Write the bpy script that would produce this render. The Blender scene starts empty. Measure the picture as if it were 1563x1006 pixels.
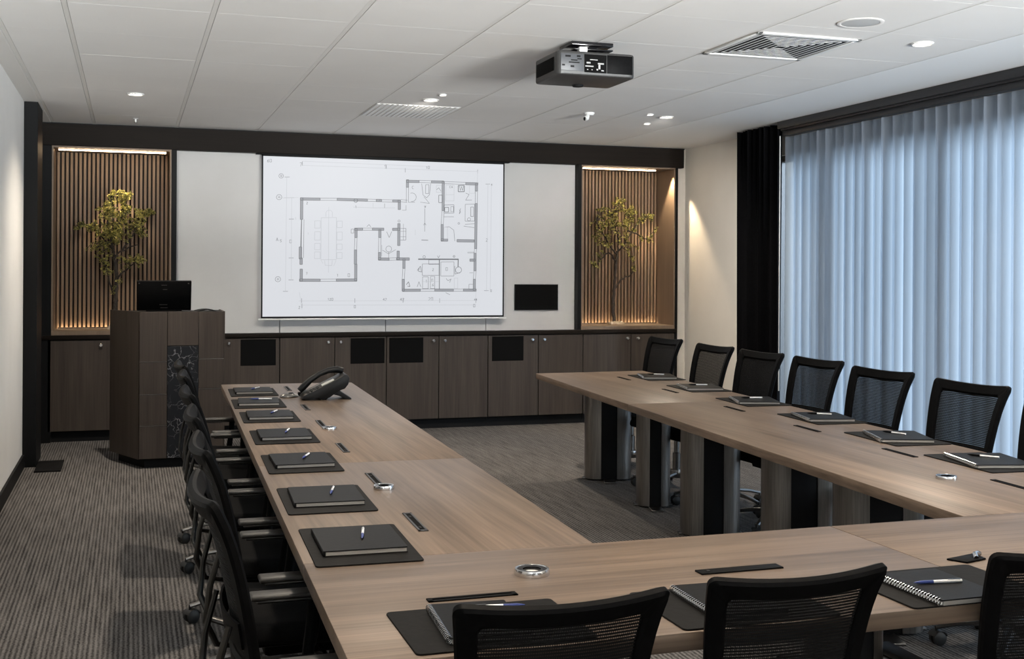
import bpy, bmesh, math, random
from mathutils import Vector, Matrix
PI = math.pi
scn = bpy.context.scene
col = scn.collection
R = math.radians
ORD = ['first', 'second', 'third', 'fourth', 'fifth', 'sixth', 'seventh']

# ------------------------------------------------------------------ materials
def new_mat(name):
    m = bpy.data.materials.new(name); m.use_nodes = True
    nt = m.node_tree
    b = nt.nodes.get('Principled BSDF')
    return m, nt, b

def plain(name, c, rough=.5, metal=0., spec=.5, emit=None, es=0.):
    m, nt, b = new_mat(name)
    b.inputs['Base Color'].default_value = (*c, 1)
    b.inputs['Roughness'].default_value = rough
    b.inputs['Metallic'].default_value = metal
    b.inputs['Specular IOR Level'].default_value = spec
    if emit:
        b.inputs['Emission Color'].default_value = (*emit, 1)
        b.inputs['Emission Strength'].default_value = es
    return m

def noisy(name, c1, c2, scale, rough=.5, metal=0., stretch=(1, 1, 1), detail=4, bump=0., spec=.5, lo=.35, hi=.65, rand=False):
    m, nt, b = new_mat(name)
    N = nt.nodes; L = nt.links
    tc = N.new('ShaderNodeTexCoord'); mp = N.new('ShaderNodeMapping'); mp.inputs['Scale'].default_value = stretch
    L.new(tc.outputs['Object'], mp.inputs['Vector'])
    if rand:
        oi = N.new('ShaderNodeObjectInfo'); mul = N.new('ShaderNodeVectorMath'); mul.operation = 'SCALE'
        comb = N.new('ShaderNodeCombineXYZ')
        for k in range(3): L.new(oi.outputs['Random'], comb.inputs[k])
        mul.inputs['Scale'].default_value = 23.7
        L.new(comb.outputs[0], mul.inputs[0]); L.new(mul.outputs[0], mp.inputs['Location'])
    no = N.new('ShaderNodeTexNoise'); no.inputs['Scale'].default_value = scale; no.inputs['Detail'].default_value = detail
    L.new(mp.outputs[0], no.inputs['Vector'])
    cr = N.new('ShaderNodeValToRGB')
    cr.color_ramp.elements[0].position = lo; cr.color_ramp.elements[1].position = hi
    cr.color_ramp.elements[0].color = (*c1, 1); cr.color_ramp.elements[1].color = (*c2, 1)
    L.new(no.outputs['Fac'], cr.inputs[0]); L.new(cr.outputs[0], b.inputs['Base Color'])
    b.inputs['Roughness'].default_value = rough; b.inputs['Metallic'].default_value = metal
    b.inputs['Specular IOR Level'].default_value = spec
    if bump:
        bp = N.new('ShaderNodeBump'); bp.inputs['Strength'].default_value = bump; bp.inputs['Distance'].default_value = .004
        L.new(no.outputs['Fac'], bp.inputs['Height']); L.new(bp.outputs[0], b.inputs['Normal'])
    return m

def wood(name, c1, c2, axis, rough=.45, scale=1., contrast=.5, spec=.4):
    """long-grained veneer: broad figure plus fine pores, stretched along `axis`"""
    m, nt, b = new_mat(name)
    N = nt.nodes; L = nt.links
    tc = N.new('ShaderNodeTexCoord')
    oi = N.new('ShaderNodeObjectInfo'); comb = N.new('ShaderNodeCombineXYZ')
    for k in range(3): L.new(oi.outputs['Random'], comb.inputs[k])
    sc_ = N.new('ShaderNodeVectorMath'); sc_.operation = 'SCALE'; sc_.inputs['Scale'].default_value = 31.3
    L.new(comb.outputs[0], sc_.inputs[0])
    ad = N.new('ShaderNodeVectorMath'); ad.operation = 'ADD'
    L.new(tc.outputs['Object'], ad.inputs[0]); L.new(sc_.outputs[0], ad.inputs[1])
    def nz(across, along, detail, dist):
        s = [across * scale] * 3; s[axis] = along * scale
        mp = N.new('ShaderNodeMapping'); mp.inputs['Scale'].default_value = s
        L.new(ad.outputs[0], mp.inputs['Vector'])
        n = N.new('ShaderNodeTexNoise'); n.inputs['Scale'].default_value = 1; n.inputs['Detail'].default_value = detail
        n.inputs['Distortion'].default_value = dist
        L.new(mp.outputs[0], n.inputs['Vector'])
        return n
    n1 = nz(14, .9, 5, .6); n2 = nz(120, 2.5, 3, 0)
    mx = N.new('ShaderNodeMix'); mx.data_type = 'FLOAT'; mx.inputs[0].default_value = .45
    L.new(n1.outputs['Fac'], mx.inputs[2]); L.new(n2.outputs['Fac'], mx.inputs[3])
    cr = N.new('ShaderNodeValToRGB')
    cr.color_ramp.elements[0].position = .5 - contrast * .35; cr.color_ramp.elements[1].position = .5 + contrast * .35
    cr.color_ramp.elements[0].color = (*c1, 1); cr.color_ramp.elements[1].color = (*c2, 1)
    L.new(mx.outputs[0], cr.inputs[0]); L.new(cr.outputs[0], b.inputs['Base Color'])
    b.inputs['Roughness'].default_value = rough; b.inputs['Specular IOR Level'].default_value = spec
    return m

M = {}
M['wall'] = noisy('painted wall', (.74, .735, .72), (.77, .765, .75), 3, .8)
M['wall_beige'] = noisy('beige wall', (.68, .64, .575), (.71, .67, .605), 3, .8)
M['panel_white'] = noisy('white wall panel', (.50, .496, .488), (.52, .516, .508), 4, .55)
M['tile'] = noisy('ceiling tile', (.76, .74, .715), (.80, .78, .755), 1.1, .85, rand=True)
M['tbar'] = plain('ceiling runner', (.74, .72, .69), .6)
M['gap'] = plain('ceiling gap', (.16, .155, .15), .9)
M['bulk'] = plain('ceiling border', (.84, .835, .825), .8)
M['white_plastic'] = plain('white plastic', (.75, .75, .74), .4)
M['dark_wood'] = wood('dark veneer', (.026, .020, .0163), (.074, .0585, .0485), 2, .45, 1., .8, .25)
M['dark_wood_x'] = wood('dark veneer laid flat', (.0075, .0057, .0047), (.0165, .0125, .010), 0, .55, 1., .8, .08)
M['slat'] = wood('slat veneer', (.19, .127, .08), (.33, .225, .145), 2, .5, 1., .7)
M['slat_back'] = plain('slat backing', (.014, .009, .006), .8)
M['lining'] = wood('niche lining', (.15, .105, .07), (.22, .158, .11), 2, .5, .8, .7)
M['table_x'] = wood('walnut top along the front', (.070, .0495, .0355), (.205, .148, .108), 0, .38, .8, .55, .35)
M['table_y'] = wood('walnut top along the sides', (.070, .0495, .0355), (.205, .148, .108), 1, .38, .8, .55, .35)
M['black'] = plain('matt black', (.006, .006, .0065), .6, spec=.15)
M['column'] = plain('charcoal lacquer', (.0065, .0068, .0073), .5, spec=.1)
M['void'] = plain('black speaker cloth', (.004, .004, .004), .9, spec=.1)
M['gloss_black'] = plain('black glass', (.006, .006, .007), .12)
M['leather'] = noisy('black leatherette', (.0062, .0058, .0054), (.0088, .0082, .0077), 60, .6, bump=.1, spec=.08)
M['cover'] = noisy('notebook cover', (.0045, .0046, .0049), (.0064, .0065, .007), 80, .45, bump=.05, spec=.09)
M['paper'] = plain('paper edge', (.30, .285, .265), .6)
M['chrome'] = plain('chrome', (.72, .72, .72), .18, 1.)
M['dark_chrome'] = plain('dark polished metal', (.24, .235, .23), .28, 1.)
M['arm_metal'] = plain('pewter arm', (.17, .16, .15), .36, 1.)
M['back_metal'] = plain('dark grey metal', (.05, .048, .045), .35, 1.)
M['arm_top'] = plain('grey arm pad', (.030, .028, .026), .38)
M['steel'] = noisy('brushed steel', (.21, .195, .18), (.28, .26, .24), 30, .36, 1., stretch=(6, 6, .2))
M['fabric'] = noisy('black seat cloth', (.004, .004, .0042), (.007, .007, .0074), 200, .9, bump=.2, spec=.1)
M['plastic'] = noisy('black plastic', (.0028, .0028, .003), (.0042, .0042, .0044), 60, .5, spec=.05)
M['rubber'] = plain('caster rubber', (.012, .012, .012), .5)
M['curtain'] = noisy('black curtain', (.003, .003, .0036), (.005, .005, .006), 50, .9, spec=.05)
M['rail'] = plain('anodised rail', (.035, .035, .038), .4, .3)
M['frame_alu'] = plain('window frame grey', (.055, .06, .068), .45, .4)
M['white_pen'] = plain('white pen', (.8, .8, .82), .3)
M['blue_pen'] = plain('blue pen', (.03, .05, .20), .3)
M['bark'] = noisy('bark', (.020, .014, .010), (.045, .032, .022), 60, .8, bump=.4)
M['phone'] = plain('phone charcoal', (.007, .0075, .0083), .4, spec=.25)
M['phone_key'] = plain('phone key', (.012, .0125, .0135), .45, spec=.25)
M['lcd'] = plain('phone display', (.55, .55, .50), .3)
M['tray'] = noisy('pale stone tray', (.38, .30, .22), (.50, .42, .32), 50, .8)
M['projector'] = noisy('projector grey', (.028, .0275, .027), (.034, .0335, .033), 60, .45)
M['projector_panel'] = plain('projector panel', (.055, .058, .064), .45)

def emis(name, c, s):
    m, nt, b = new_mat(name)
    b.inputs['Base Color'].default_value = (0, 0, 0, 1)
    b.inputs['Emission Color'].default_value = (*c, 1)
    b.inputs['Emission Strength'].default_value = s
    return m
M['led'] = emis('warm led', (1, .70, .42), 20)
M['led_low'] = emis('warm low led', (1, .72, .44), 12)
M['lamp'] = emis('downlight lens', (1, .90, .76), 14)
M['screen'] = emis('projected white', (.92, .945, 1.0), .50)
M['ink'] = emis('projected grey line', (.90, .93, 1.0), .125)
M['ink_light'] = emis('projected pale line', (.90, .93, 1.0), .37)
M['ink_fill'] = emis('projected wall fill', (.90, .93, 1.0), .25)

# carpet: narrow ribs running into the room, broken by tufts
def carpet():
    m, nt, b = new_mat('ribbed carpet'); N = nt.nodes; L = nt.links
    tc = N.new('ShaderNodeTexCoord')
    def noise(s, detail):
        mp = N.new('ShaderNodeMapping'); mp.inputs['Scale'].default_value = s
        L.new(tc.outputs['Object'], mp.inputs['Vector'])
        n = N.new('ShaderNodeTexNoise'); n.inputs['Scale'].default_value = 1; n.inputs['Detail'].default_value = detail
        L.new(mp.outputs[0], n.inputs['Vector']); return n
    wv = N.new('ShaderNodeTexWave'); wv.inputs['Scale'].default_value = 17; wv.inputs['Distortion'].default_value = 1.6
    wv.inputs['Detail'].default_value = 2; wv.inputs['Detail Scale'].default_value = 3
    L.new(tc.outputs['Object'], wv.inputs['Vector'])
    a = noise((55, 3.0, 1), 4); c = noise((160, 60, 1), 2); d = noise((1.2, .5, 1), 2)
    def mix(x, y, f):
        mx = N.new('ShaderNodeMix'); mx.data_type = 'FLOAT'; mx.inputs[0].default_value = f
        L.new(x, mx.inputs[2]); L.new(y, mx.inputs[3]); return mx.outputs[0]
    v = mix(mix(mix(wv.outputs['Fac'], a.outputs['Fac'], .62), c.outputs['Fac'], .35), d.outputs['Fac'], .1)
    cr = N.new('ShaderNodeValToRGB'); e = cr.color_ramp.elements
    e[0].position = .34; e[0].color = (.026, .0245, .024, 1)
    e[1].position = .68; e[1].color = (.185, .174, .168, 1)
    L.new(v, cr.inputs[0]); L.new(cr.outputs[0], b.inputs['Base Color'])
    b.inputs['Roughness'].default_value = .95; b.inputs['Specular IOR Level'].default_value = .1
    bp = N.new('ShaderNodeBump'); bp.inputs['Strength'].default_value = .35; bp.inputs['Distance'].default_value = .004
    L.new(v, bp.inputs['Height']); L.new(bp.outputs[0], b.inputs['Normal'])
    return m
M['carpet'] = carpet()

# open-weave chair mesh: horizontal strands with see-through gaps
def weave():
    m, nt, b = new_mat('open chair mesh'); N = nt.nodes; L = nt.links
    tc = N.new('ShaderNodeTexCoord'); sp = N.new('ShaderNodeSeparateXYZ'); L.new(tc.outputs['Object'], sp.inputs[0])
    mu = N.new('ShaderNodeMath'); mu.operation = 'MULTIPLY'; mu.inputs[1].default_value = 2 * PI / .0075; L.new(sp.outputs['Z'], mu.inputs[0])
    si = N.new('ShaderNodeMath'); si.operation = 'SINE'; L.new(mu.outputs[0], si.inputs[0])
    mx_ = N.new('ShaderNodeMath'); mx_.operation = 'MULTIPLY'; mx_.inputs[1].default_value = 2 * PI / .005; L.new(sp.outputs['X'], mx_.inputs[0])
    sx = N.new('ShaderNodeMath'); sx.operation = 'SINE'; L.new(mx_.outputs[0], sx.inputs[0])
    g1 = N.new('ShaderNodeMath'); g1.operation = 'GREATER_THAN'; g1.inputs[1].default_value = .42; L.new(si.outputs[0], g1.inputs[0])
    g2 = N.new('ShaderNodeMath'); g2.operation = 'GREATER_THAN'; g2.inputs[1].default_value = -.55; L.new(sx.outputs[0], g2.inputs[0])
    an = N.new('ShaderNodeMath'); an.operation = 'MULTIPLY'; L.new(g1.outputs[0], an.inputs[0]); L.new(g2.outputs[0], an.inputs[1])
    k = N.new('ShaderNodeMath'); k.operation = 'MULTIPLY'; k.inputs[1].default_value = .36; L.new(an.outputs[0], k.inputs[0])
    tr = N.new('ShaderNodeBsdfTransparent'); ms = N.new('ShaderNodeMixShader')
    b.inputs['Base Color'].default_value = (.006, .006, .0063, 1); b.inputs['Roughness'].default_value = .7; b.inputs['Specular IOR Level'].default_value = .15
    L.new(k.outputs[0], ms.inputs[0]); L.new(b.outputs[0], ms.inputs[1]); L.new(tr.outputs[0], ms.inputs[2])
    L.new(ms.outputs[0], N['Material Output'].inputs['Surface'])
    return m
M['weave'] = weave()

# sheer vertical-blind cloth
def blind_cloth():
    m, nt, b = new_mat('sheer blind cloth'); N = nt.nodes; L = nt.links
    N.remove(b)
    df = N.new('ShaderNodeBsdfDiffuse'); df.inputs[0].default_value = (.36, .40, .46, 1)
    tl = N.new('ShaderNodeBsdfTranslucent'); tl.inputs[0].default_value = (.60, .70, .82, 1)
    tp = N.new('ShaderNodeBsdfTransparent'); tp.inputs[0].default_value = (.92, .96, 1, 1)
    m1 = N.new('ShaderNodeMixShader'); m1.inputs[0].default_value = .58
    L.new(df.outputs[0], m1.inputs[1]); L.new(tl.outputs[0], m1.inputs[2])
    m2 = N.new('ShaderNodeMixShader'); m2.inputs[0].default_value = .10
    L.new(m1.outputs[0], m2.inputs[1]); L.new(tp.outputs[0], m2.inputs[2])
    L.new(m2.outputs[0], N['Material Output'].inputs['Surface'])
    return m
M['blind'] = blind_cloth()

def glass():
    m, nt, b = new_mat('window glass'); N = nt.nodes; L = nt.links
    N.remove(b)
    tp = N.new('ShaderNodeBsdfTransparent'); tp.inputs[0].default_value = (.93, .97, 1, 1)
    gl = N.new('ShaderNodeBsdfGlossy'); gl.inputs['Roughness'].default_value = .02
    ms = N.new('ShaderNodeMixShader'); ms.inputs[0].default_value = .05
    L.new(tp.outputs[0], ms.inputs[1]); L.new(gl.outputs[0], ms.inputs[2])
    L.new(ms.outputs[0], N['Material Output'].inputs['Surface'])
    return m
M['glass'] = glass()

def marble():
    m, nt, b = new_mat('black veined marble'); N = nt.nodes; L = nt.links
    tc = N.new('ShaderNodeTexCoord')
    ns = N.new('ShaderNodeTexNoise'); ns.inputs['Scale'].default_value = 9; ns.inputs['Detail'].default_value = 4
    L.new(tc.outputs['Object'], ns.inputs['Vector'])
    ad = N.new('ShaderNodeMix'); ad.data_type = 'RGBA'; ad.inputs[0].default_value = .16
    L.new(tc.outputs['Object'], ad.inputs[6]); L.new(ns.outputs['Color'], ad.inputs[7])
    vo = N.new('ShaderNodeTexVoronoi'); vo.feature = 'DISTANCE_TO_EDGE'; vo.inputs['Scale'].default_value = 17
    L.new(ad.outputs[2], vo.inputs['Vector'])
    n2 = N.new('ShaderNodeTexNoise'); n2.inputs['Scale'].default_value = 8; L.new(tc.outputs['Object'], n2.inputs['Vector'])
    cr = N.new('ShaderNodeValToRGB'); e = cr.color_ramp.elements
    e[0].position = 0; e[0].color = (1, 1, 1, 1); e[1].position = .035; e[1].color = (0, 0, 0, 1)
    L.new(vo.outputs['Distance'], cr.inputs[0])
    c2 = N.new('ShaderNodeValToRGB'); e = c2.color_ramp.elements
    e[0].position = .42; e[0].color = (0, 0, 0, 1); e[1].position = .62; e[1].color = (1, 1, 1, 1)
    L.new(n2.outputs['Fac'], c2.inputs[0])
    mu = N.new('ShaderNodeMath'); mu.operation = 'MULTIPLY'
    L.new(cr.outputs[0], mu.inputs[0]); L.new(c2.outputs[0], mu.inputs[1])
    mx = N.new('ShaderNodeMix'); mx.data_type = 'RGBA'
    mx.inputs[6].default_value = (.014, .015, .018, 1); mx.inputs[7].default_value = (.28, .28, .29, 1)
    L.new(mu.outputs[0], mx.inputs[0]); L.new(mx.outputs[2], b.inputs['Base Color'])
    b.inputs['Roughness'].default_value = .35; b.inputs['Specular IOR Level'].default_value = .15
    return m
M['marble'] = marble()

def leafmat():
    m, nt, b = new_mat('olive leaf'); N = nt.nodes; L = nt.links
    tc = N.new('ShaderNodeTexCoord'); no = N.new('ShaderNodeTexNoise'); no.inputs['Scale'].default_value = 30
    L.new(tc.outputs['Object'], no.inputs['Vector'])
    cr = N.new('ShaderNodeValToRGB'); e = cr.color_ramp.elements
    e[0].position = .35; e[0].color = (.06, .065, .014, 1); e[1].position = .65; e[1].color = (.52, .46, .13, 1)
    L.new(no.outputs['Fac'], cr.inputs[0]); L.new(cr.outputs[0], b.inputs['Base Color'])
    b.inputs['Roughness'].default_value = .5
    tl = N.new('ShaderNodeBsdfTranslucent'); L.new(cr.outputs[0], tl.inputs[0])
    ms = N.new('ShaderNodeMixShader'); ms.inputs[0].default_value = .3
    L.new(b.outputs[0], ms.inputs[1]); L.new(tl.outputs[0], ms.inputs[2])
    L.new(ms.outputs[0], N['Material Output'].inputs['Surface'])
    return m
M['leaf'] = leafmat()

# ------------------------------------------------------------------ mesh builder
class B:
    def __init__(self): self.bm = bmesh.new()
    def _merge(self, t, mi, xf=None):
        if xf is not None: bmesh.ops.transform(t, matrix=xf, verts=t.verts)
        for f in t.faces: f.material_index = mi
        me = bpy.data.meshes.new('tmp'); t.to_mesh(me); t.free()
        self.bm.from_mesh(me); bpy.data.meshes.remove(me)
    def box(self, x0, x1, y0, y1, z0, z1, bev=0., seg=2, mi=0, xf=None):
        t = bmesh.new(); bmesh.ops.create_cube(t, size=1)
        for v in t.verts:
            v.co = Vector(((x0 + x1) / 2 + v.co.x * (x1 - x0), (y0 + y1) / 2 + v.co.y * (y1 - y0), (z0 + z1) / 2 + v.co.z * (z1 - z0)))
        if bev: bmesh.ops.bevel(t, geom=list(t.edges), offset=bev, segments=seg, profile=.5, affect='EDGES')
        self._merge(t, mi, xf); return self
    def prism(self, poly, z0, z1, bev=0., seg=2, mi=0, xf=None):
        """poly in xy, extruded z0..z1"""
        t = bmesh.new()
        lo = [t.verts.new((p[0], p[1], z0)) for p in poly]; hi = [t.verts.new((p[0], p[1], z1)) for p in poly]
        n = len(poly)
        t.faces.new(lo[::-1]); t.faces.new(hi)
        for i in range(n): t.faces.new((lo[i], lo[(i + 1) % n], hi[(i + 1) % n], hi[i]))
        bmesh.ops.recalc_face_normals(t, faces=t.faces)
        if bev: bmesh.ops.bevel(t, geom=list(t.edges), offset=bev, segments=seg, profile=.5, affect='EDGES')
        self._merge(t, mi, xf); return self
    def lathe(self, prof, n=24, mi=0, xf=None, close=False):
        t = bmesh.new(); rings = []
        for r, z in prof:
            if r < 1e-6: rings.append([t.verts.new((0, 0, z))])
            else: rings.append([t.verts.new((r * math.cos(2 * PI * k / n), r * math.sin(2 * PI * k / n), z)) for k in range(n)])
        pairs = list(zip(rings, rings[1:]))
        if close: pairs.append((rings[-1], rings[0]))
        for a, b in pairs:
            for k in range(n):
                j = (k + 1) % n
                if len(a) == 1 and len(b) == 1: continue
                if len(a) == 1: t.faces.new((a[0], b[j], b[k]))
                elif len(b) == 1: t.faces.new((a[k], a[j], b[0]))
                else: t.faces.new((a[k], a[j], b[j], b[k]))
        bmesh.ops.recalc_face_normals(t, faces=t.faces)
        self._merge(t, mi, xf); return self
    def tube(self, pts, rad, n=8, mi=0, flat=1., up=None, xf=None):
        """sweep an ellipse (rad, rad*flat) along pts"""
        pts = [Vector(p) for p in pts]
        if not hasattr(rad, '__len__'): rad = [rad] * len(pts)
        t = bmesh.new(); rings = []; ref = Vector(up) if up else None
        for i, p in enumerate(pts):
            d = (pts[min(i + 1, len(pts) - 1)] - pts[max(i - 1, 0)]).normalized()
            if ref is None: ref = Vector((0, 0, 1)) if abs(d.z) < .9 else Vector((1, 0, 0))
            s = d.cross(ref)
            if s.length < 1e-4: s = d.cross(Vector((1, .1, 0)))
            s.normalize(); u = s.cross(d).normalized()
            if up is None: ref = u
            rings.append([t.verts.new(p + rad[i] * (math.cos(2 * PI * k / n) * s + flat * math.sin(2 * PI * k / n) * u)) for k in range(n)])
        for a, b in zip(rings, rings[1:]):
            for k in range(n): t.faces.new((a[k], a[(k + 1) % n], b[(k + 1) % n], b[k]))
        t.faces.new(rings[0][::-1]); t.faces.new(rings[-1])
        bmesh.ops.recalc_face_normals(t, faces=t.faces)
        self._merge(t, mi, xf); return self
    def grid(self, fn, nu, nv, mi=0, xf=None):
        t = bmesh.new()
        V = [[t.verts.new(fn(i / nu, j / nv)) for j in range(nv + 1)] for i in range(nu + 1)]
        for i in range(nu):
            for j in range(nv): t.faces.new((V[i][j], V[i + 1][j], V[i + 1][j + 1], V[i][j + 1]))
        self._merge(t, mi, xf); return self
    def solid_grid(self, fn, nu, nv, th, mi=0):
        t = bmesh.new()
        V = [[t.verts.new(fn(i / nu, j / nv)) for j in range(nv + 1)] for i in range(nu + 1)]
        for i in range(nu):
            for j in range(nv): t.faces.new((V[i][j], V[i + 1][j], V[i + 1][j + 1], V[i][j + 1]))
        bmesh.ops.recalc_face_normals(t, faces=t.faces)
        bmesh.ops.solidify(t, geom=list(t.faces), thickness=th)
        self._merge(t, mi); return self
    def build(self, name, mats, parent=None, smooth=True, loc=None, rz=0):
        if not isinstance(mats, (list, tuple)): mats = [mats]
        me = bpy.data.meshes.new(name); self.bm.to_mesh(me); self.bm.free()
        for m in mats: me.materials.append(M[m])
        if smooth and len(me.polygons):
            me.polygons.foreach_set('use_smooth', [True] * len(me.polygons)); me.set_sharp_from_angle(angle=R(38))
        o = bpy.data.objects.new(name, me); col.objects.link(o)
        if parent: o.parent = parent
        if loc: o.location = loc
        if rz: o.rotation_euler = (0, 0, rz)
        return o

def tag(o, label, cat, group=None):
    o['label'] = label; o['category'] = cat
    if group: o['group'] = group
    return o
def thing(name, label, cat, loc=(0, 0, 0), rz=0, group=None):
    o = bpy.data.objects.new(name, None); col.objects.link(o); o.empty_display_size = .05
    o.location = loc; o.rotation_euler = (0, 0, rz)
    return tag(o, label, cat, group)
def struct(b, name, mats, smooth=False):
    o = b.build(name, mats, smooth=smooth); o['kind'] = 'structure'; return o
def kids(o): return [c for c in bpy.data.objects if c.parent == o]
def dup(root, label=None, group=None, loc=None, rz=None):
    def rec(o, par):
        c = o.copy(); col.objects.link(c); c.parent = par
        for ch in kids(o): rec(ch, c)
        return c
    c = rec(root, None)
    if label: c['label'] = label
    if group: c['group'] = group
    if loc is not None: c.location = loc
    if rz is not None: c.rotation_euler = (0, 0, rz)
    return c

# ------------------------------------------------------------------ room
XL, XR, YB, ZC = -.75, 5.29, 10.98, 2.70
YF = -3.2
struct(B().box(XL - .2, XR + .2, YF - .2, YB + .2, -.12, 0), 'floor', 'carpet')
struct(B().box(XL - .2, XL, YF - .2, YB + .2, 0, ZC), 'wall_left', 'wall')
RX0, RX1, RZ0, RZ1 = -.3, 5.15, .60, 2.62
b = B(); b.box(XL - .2, RX0, YF - .2, YF, 0, ZC); b.box(RX1, XR + .2, YF - .2, YF, 0, ZC); b.box(RX0, RX1, YF - .2, YF, 0, RZ0); b.box(RX0, RX1, YF - .2, YF, RZ1, ZC)
struct(b, 'wall_rear', 'wall')
b = B()
for k in range(5): x = RX0 + (RX1 - RX0) * k / 4; b.box(x - .03, x + .03, YF - .11, YF - .05, RZ0, RZ1)
b.box(RX0, RX1, YF - .11, YF - .05, RZ0, RZ0 + .06); b.box(RX0, RX1, YF - .11, YF - .05, RZ1 - .06, RZ1)
w2 = struct(b, 'added_rear_window', 'frame_alu')  # unseen rear window, added to let fill light in
B().box(RX0, RX1, YF - .085, YF - .079, RZ0, RZ1).build('glass', 'glass', w2, smooth=False)
# right wall: solid beige end, then the glazed opening
WY0, WY1, WZ0, WZ1 = 1.7, 8.92, .10, 2.47
b = B(); b.box(XR, XR + .2, WY1, YB + .2, 0, ZC); b.box(XR, XR + .2, YF - .2, WY0, 0, ZC)
b.box(XR, XR + .2, WY0, WY1, WZ1, ZC); b.box(XR, XR + .2, WY0, WY1, 0, WZ0)
struct(b, 'wall_right', 'wall_beige')
b = B(); b.box(XL, XL + .018, YF, 9.25, 0, .10, .003)
struct(b, 'baseboard_left', 'column')
# back wall: white panels with joints above the cabinets, and the wall behind the niches
b = B()
for x0, x1 in ((.378, 1.274), (1.280, 2.241), (2.247, 3.208), (3.214, 4.112)):
    b.box(x0, x1, 10.62, 10.70, .90, 2.56, .0015, 1)
b.box(.37, 4.12, 10.66, 10.72, .88, 2.56, mi=1)
b.box(XL - .2, XR + .2, YB + .02, YB + .2, 0, ZC)
struct(b, 'wall_back', ['panel_white', 'black'])

# ceiling: tiles between runners, faint cross joints, plain border by the window and at the left
xs = [-.63, -.30, .375, 1.05, 1.715, 2.37, 3.04, 3.68, 4.35]
b = B(); rnd = random.Random(3)
b.box(XL - .2, XR + .2, YF - .2, YB + .2, ZC + .012, ZC + .2, mi=1)
TB = .014
GX0, GX1 = 3.06, 3.66    # the air diffuser's own tile is left open
for i in range(len(xs) - 1):
    k = 0; y = 10.55
    while y > YF:
        y0 = max(y - .68, YF)
        b.box(xs[i] + TB, xs[i + 1] - TB, y0 + .0007, y - .0007, ZC + rnd.uniform(0, .0002), ZC + .012)
        y = y0
for x in xs:
    b.box(x - TB + .002, x + TB - .002, YF, 10.55, ZC + .0015, ZC + .013, mi=2)
b.box(xs[-1] + TB, XR, YF, YB, ZC, ZC + .012, mi=3)
b.box(XL, xs[0] - TB, YF, YB, ZC - .004, ZC + .012, mi=2)
b.box(xs[0], xs[-1] + TB, 10.55, YB, ZC, ZC + .012)
struct(b, 'ceiling', ['tile', 'gap', 'tbar', 'bulk'])

# dark timber bulkhead, pilaster and niche frames
struct(B().box(XL + .005, 5.24, 10.53, YB, 2.505, ZC - .004, .004).box(XL + .005, 5.245, 10.526, YB, ZC - .012, ZC - .003, mi=1), 'trim_1', ['dark_wood_x', 'black'])
struct(B().box(XL, -.655, 9.28, 9.77, 0, ZC - .002, .003), 'trim_2', 'column')
b = B(); b.box(-.735, -.632, 10.53, YB, .0, 2.505, .003); b.box(.334, .378, 10.53, YB, .905, 2.505, .002)
b.box(4.112, 4.148, 10.53, YB, .905, 2.505, .002); b.box(5.148, 5.176, 10.53, YB, 0, 2.505, .002)
struct(b, 'trim_3', 'column')
b = B(); b.box(XL, -.735, 9.77, YB, 0, ZC - .002); b.box(5.176, XR, 10.60, YB, 0, ZC)
struct(b, 'trim_4', ['column'])
# fix the sliver of wall between the right niche and the side wall in beige
bpy.data.objects['trim_4'].data.materials.append(M['wall_beige'])
for p in bpy.data.objects['trim_4'].data.polygons:
    if p.center.x > 3: p.material_index = 1
# unseen dark bulkhead, added at the rear to soak up bounced light
struct(B().box(XL + .005, XR - .005, YF + .005, 1.7, 2.46, ZC - .004, .004), 'added_bulkhead', 'dark_wood_x')
# niche linings
def niche(x0, x1, name):
    b = B()
    b.box(x0, x0 + .012, 10.535, YB - .04, .94, 2.49); b.box(x1 - .012, x1, 10.535, YB - .04, .94, 2.49)
    b.box(x0, x1, 10.535, YB, 2.49, 2.504); b.box(x0, x1, 10.535, YB - .04, .905, .94, .002)
    struct(b, name, 'lining')
niche(-.632, .334, 'trim_5'); niche(4.148, 5.148, 'trim_6')
def slat_panel(x0, x1, label):
    t = thing('slatted_panel', label, 'wall panel', ((x0 + x1) / 2, YB, .905), 0, 'slatted wood panels in the niches')
    w = x1 - x0
    B().box(-w / 2, w / 2, -.02, 0, .035, 1.585).build('backing_board', 'slat_back', t)
    b = B(); n = round(w / .0365)
    for i in range(n):
        x = -w / 2 + (i + .5) * w / n
        b.box(x - .0105, x + .0105, -.052, -.02, .037, 1.583, .003, 2)
    b.build('slats', 'slat', t)
slat_panel(-.62, .322, 'ribbed brown wood panel lit from above, behind the tree near the lectern')
slat_panel(4.16, 5.136, 'ribbed brown wood panel lit from above, in the niche beside the beige wall')
def strip(x0, x1, y, z, label, mat='led', nm='led_strip', h=.012, w=.007):
    t = thing(nm, label, 'light strip', ((x0 + x1) / 2, y, z))
    L = (x1 - x0) / 2
    B().box(-L, L, -w / 2, w / 2, 0, h, .001, 1).build('lens', mat, t)
    B().box(-L - .004, L + .004, -w / 2 - .005, w / 2 + .005, h - .004, h + .0015).build('channel', 'dark_chrome', t)
strip(-.585, .29, 10.64, 2.4765, 'warm light strip under the bulkhead at the top of the left niche')
strip(4.165, 4.98, 10.64, 2.4765, 'warm light strip under the bulkhead at the top of the right niche')
def floor_strip(x0, x1, y, z, label):
    t = thing('led_strip', label, 'light strip', ((x0 + x1) / 2, y, z)); L = (x1 - x0) / 2
    B().box(-L, L, -.006, .006, 0, .007).build('lens', 'led_low', t); B().box(-L, L, -.014, -.0065, 0, .016, .001).build('front_lip', 'lining', t)
floor_strip(-.60, .31, 10.915, .9405, 'thin warm light line along the foot of the left ribbed panel')
floor_strip(4.18, 5.12, 10.915, .9405, 'thin warm light line along the foot of the right ribbed panel')

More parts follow.
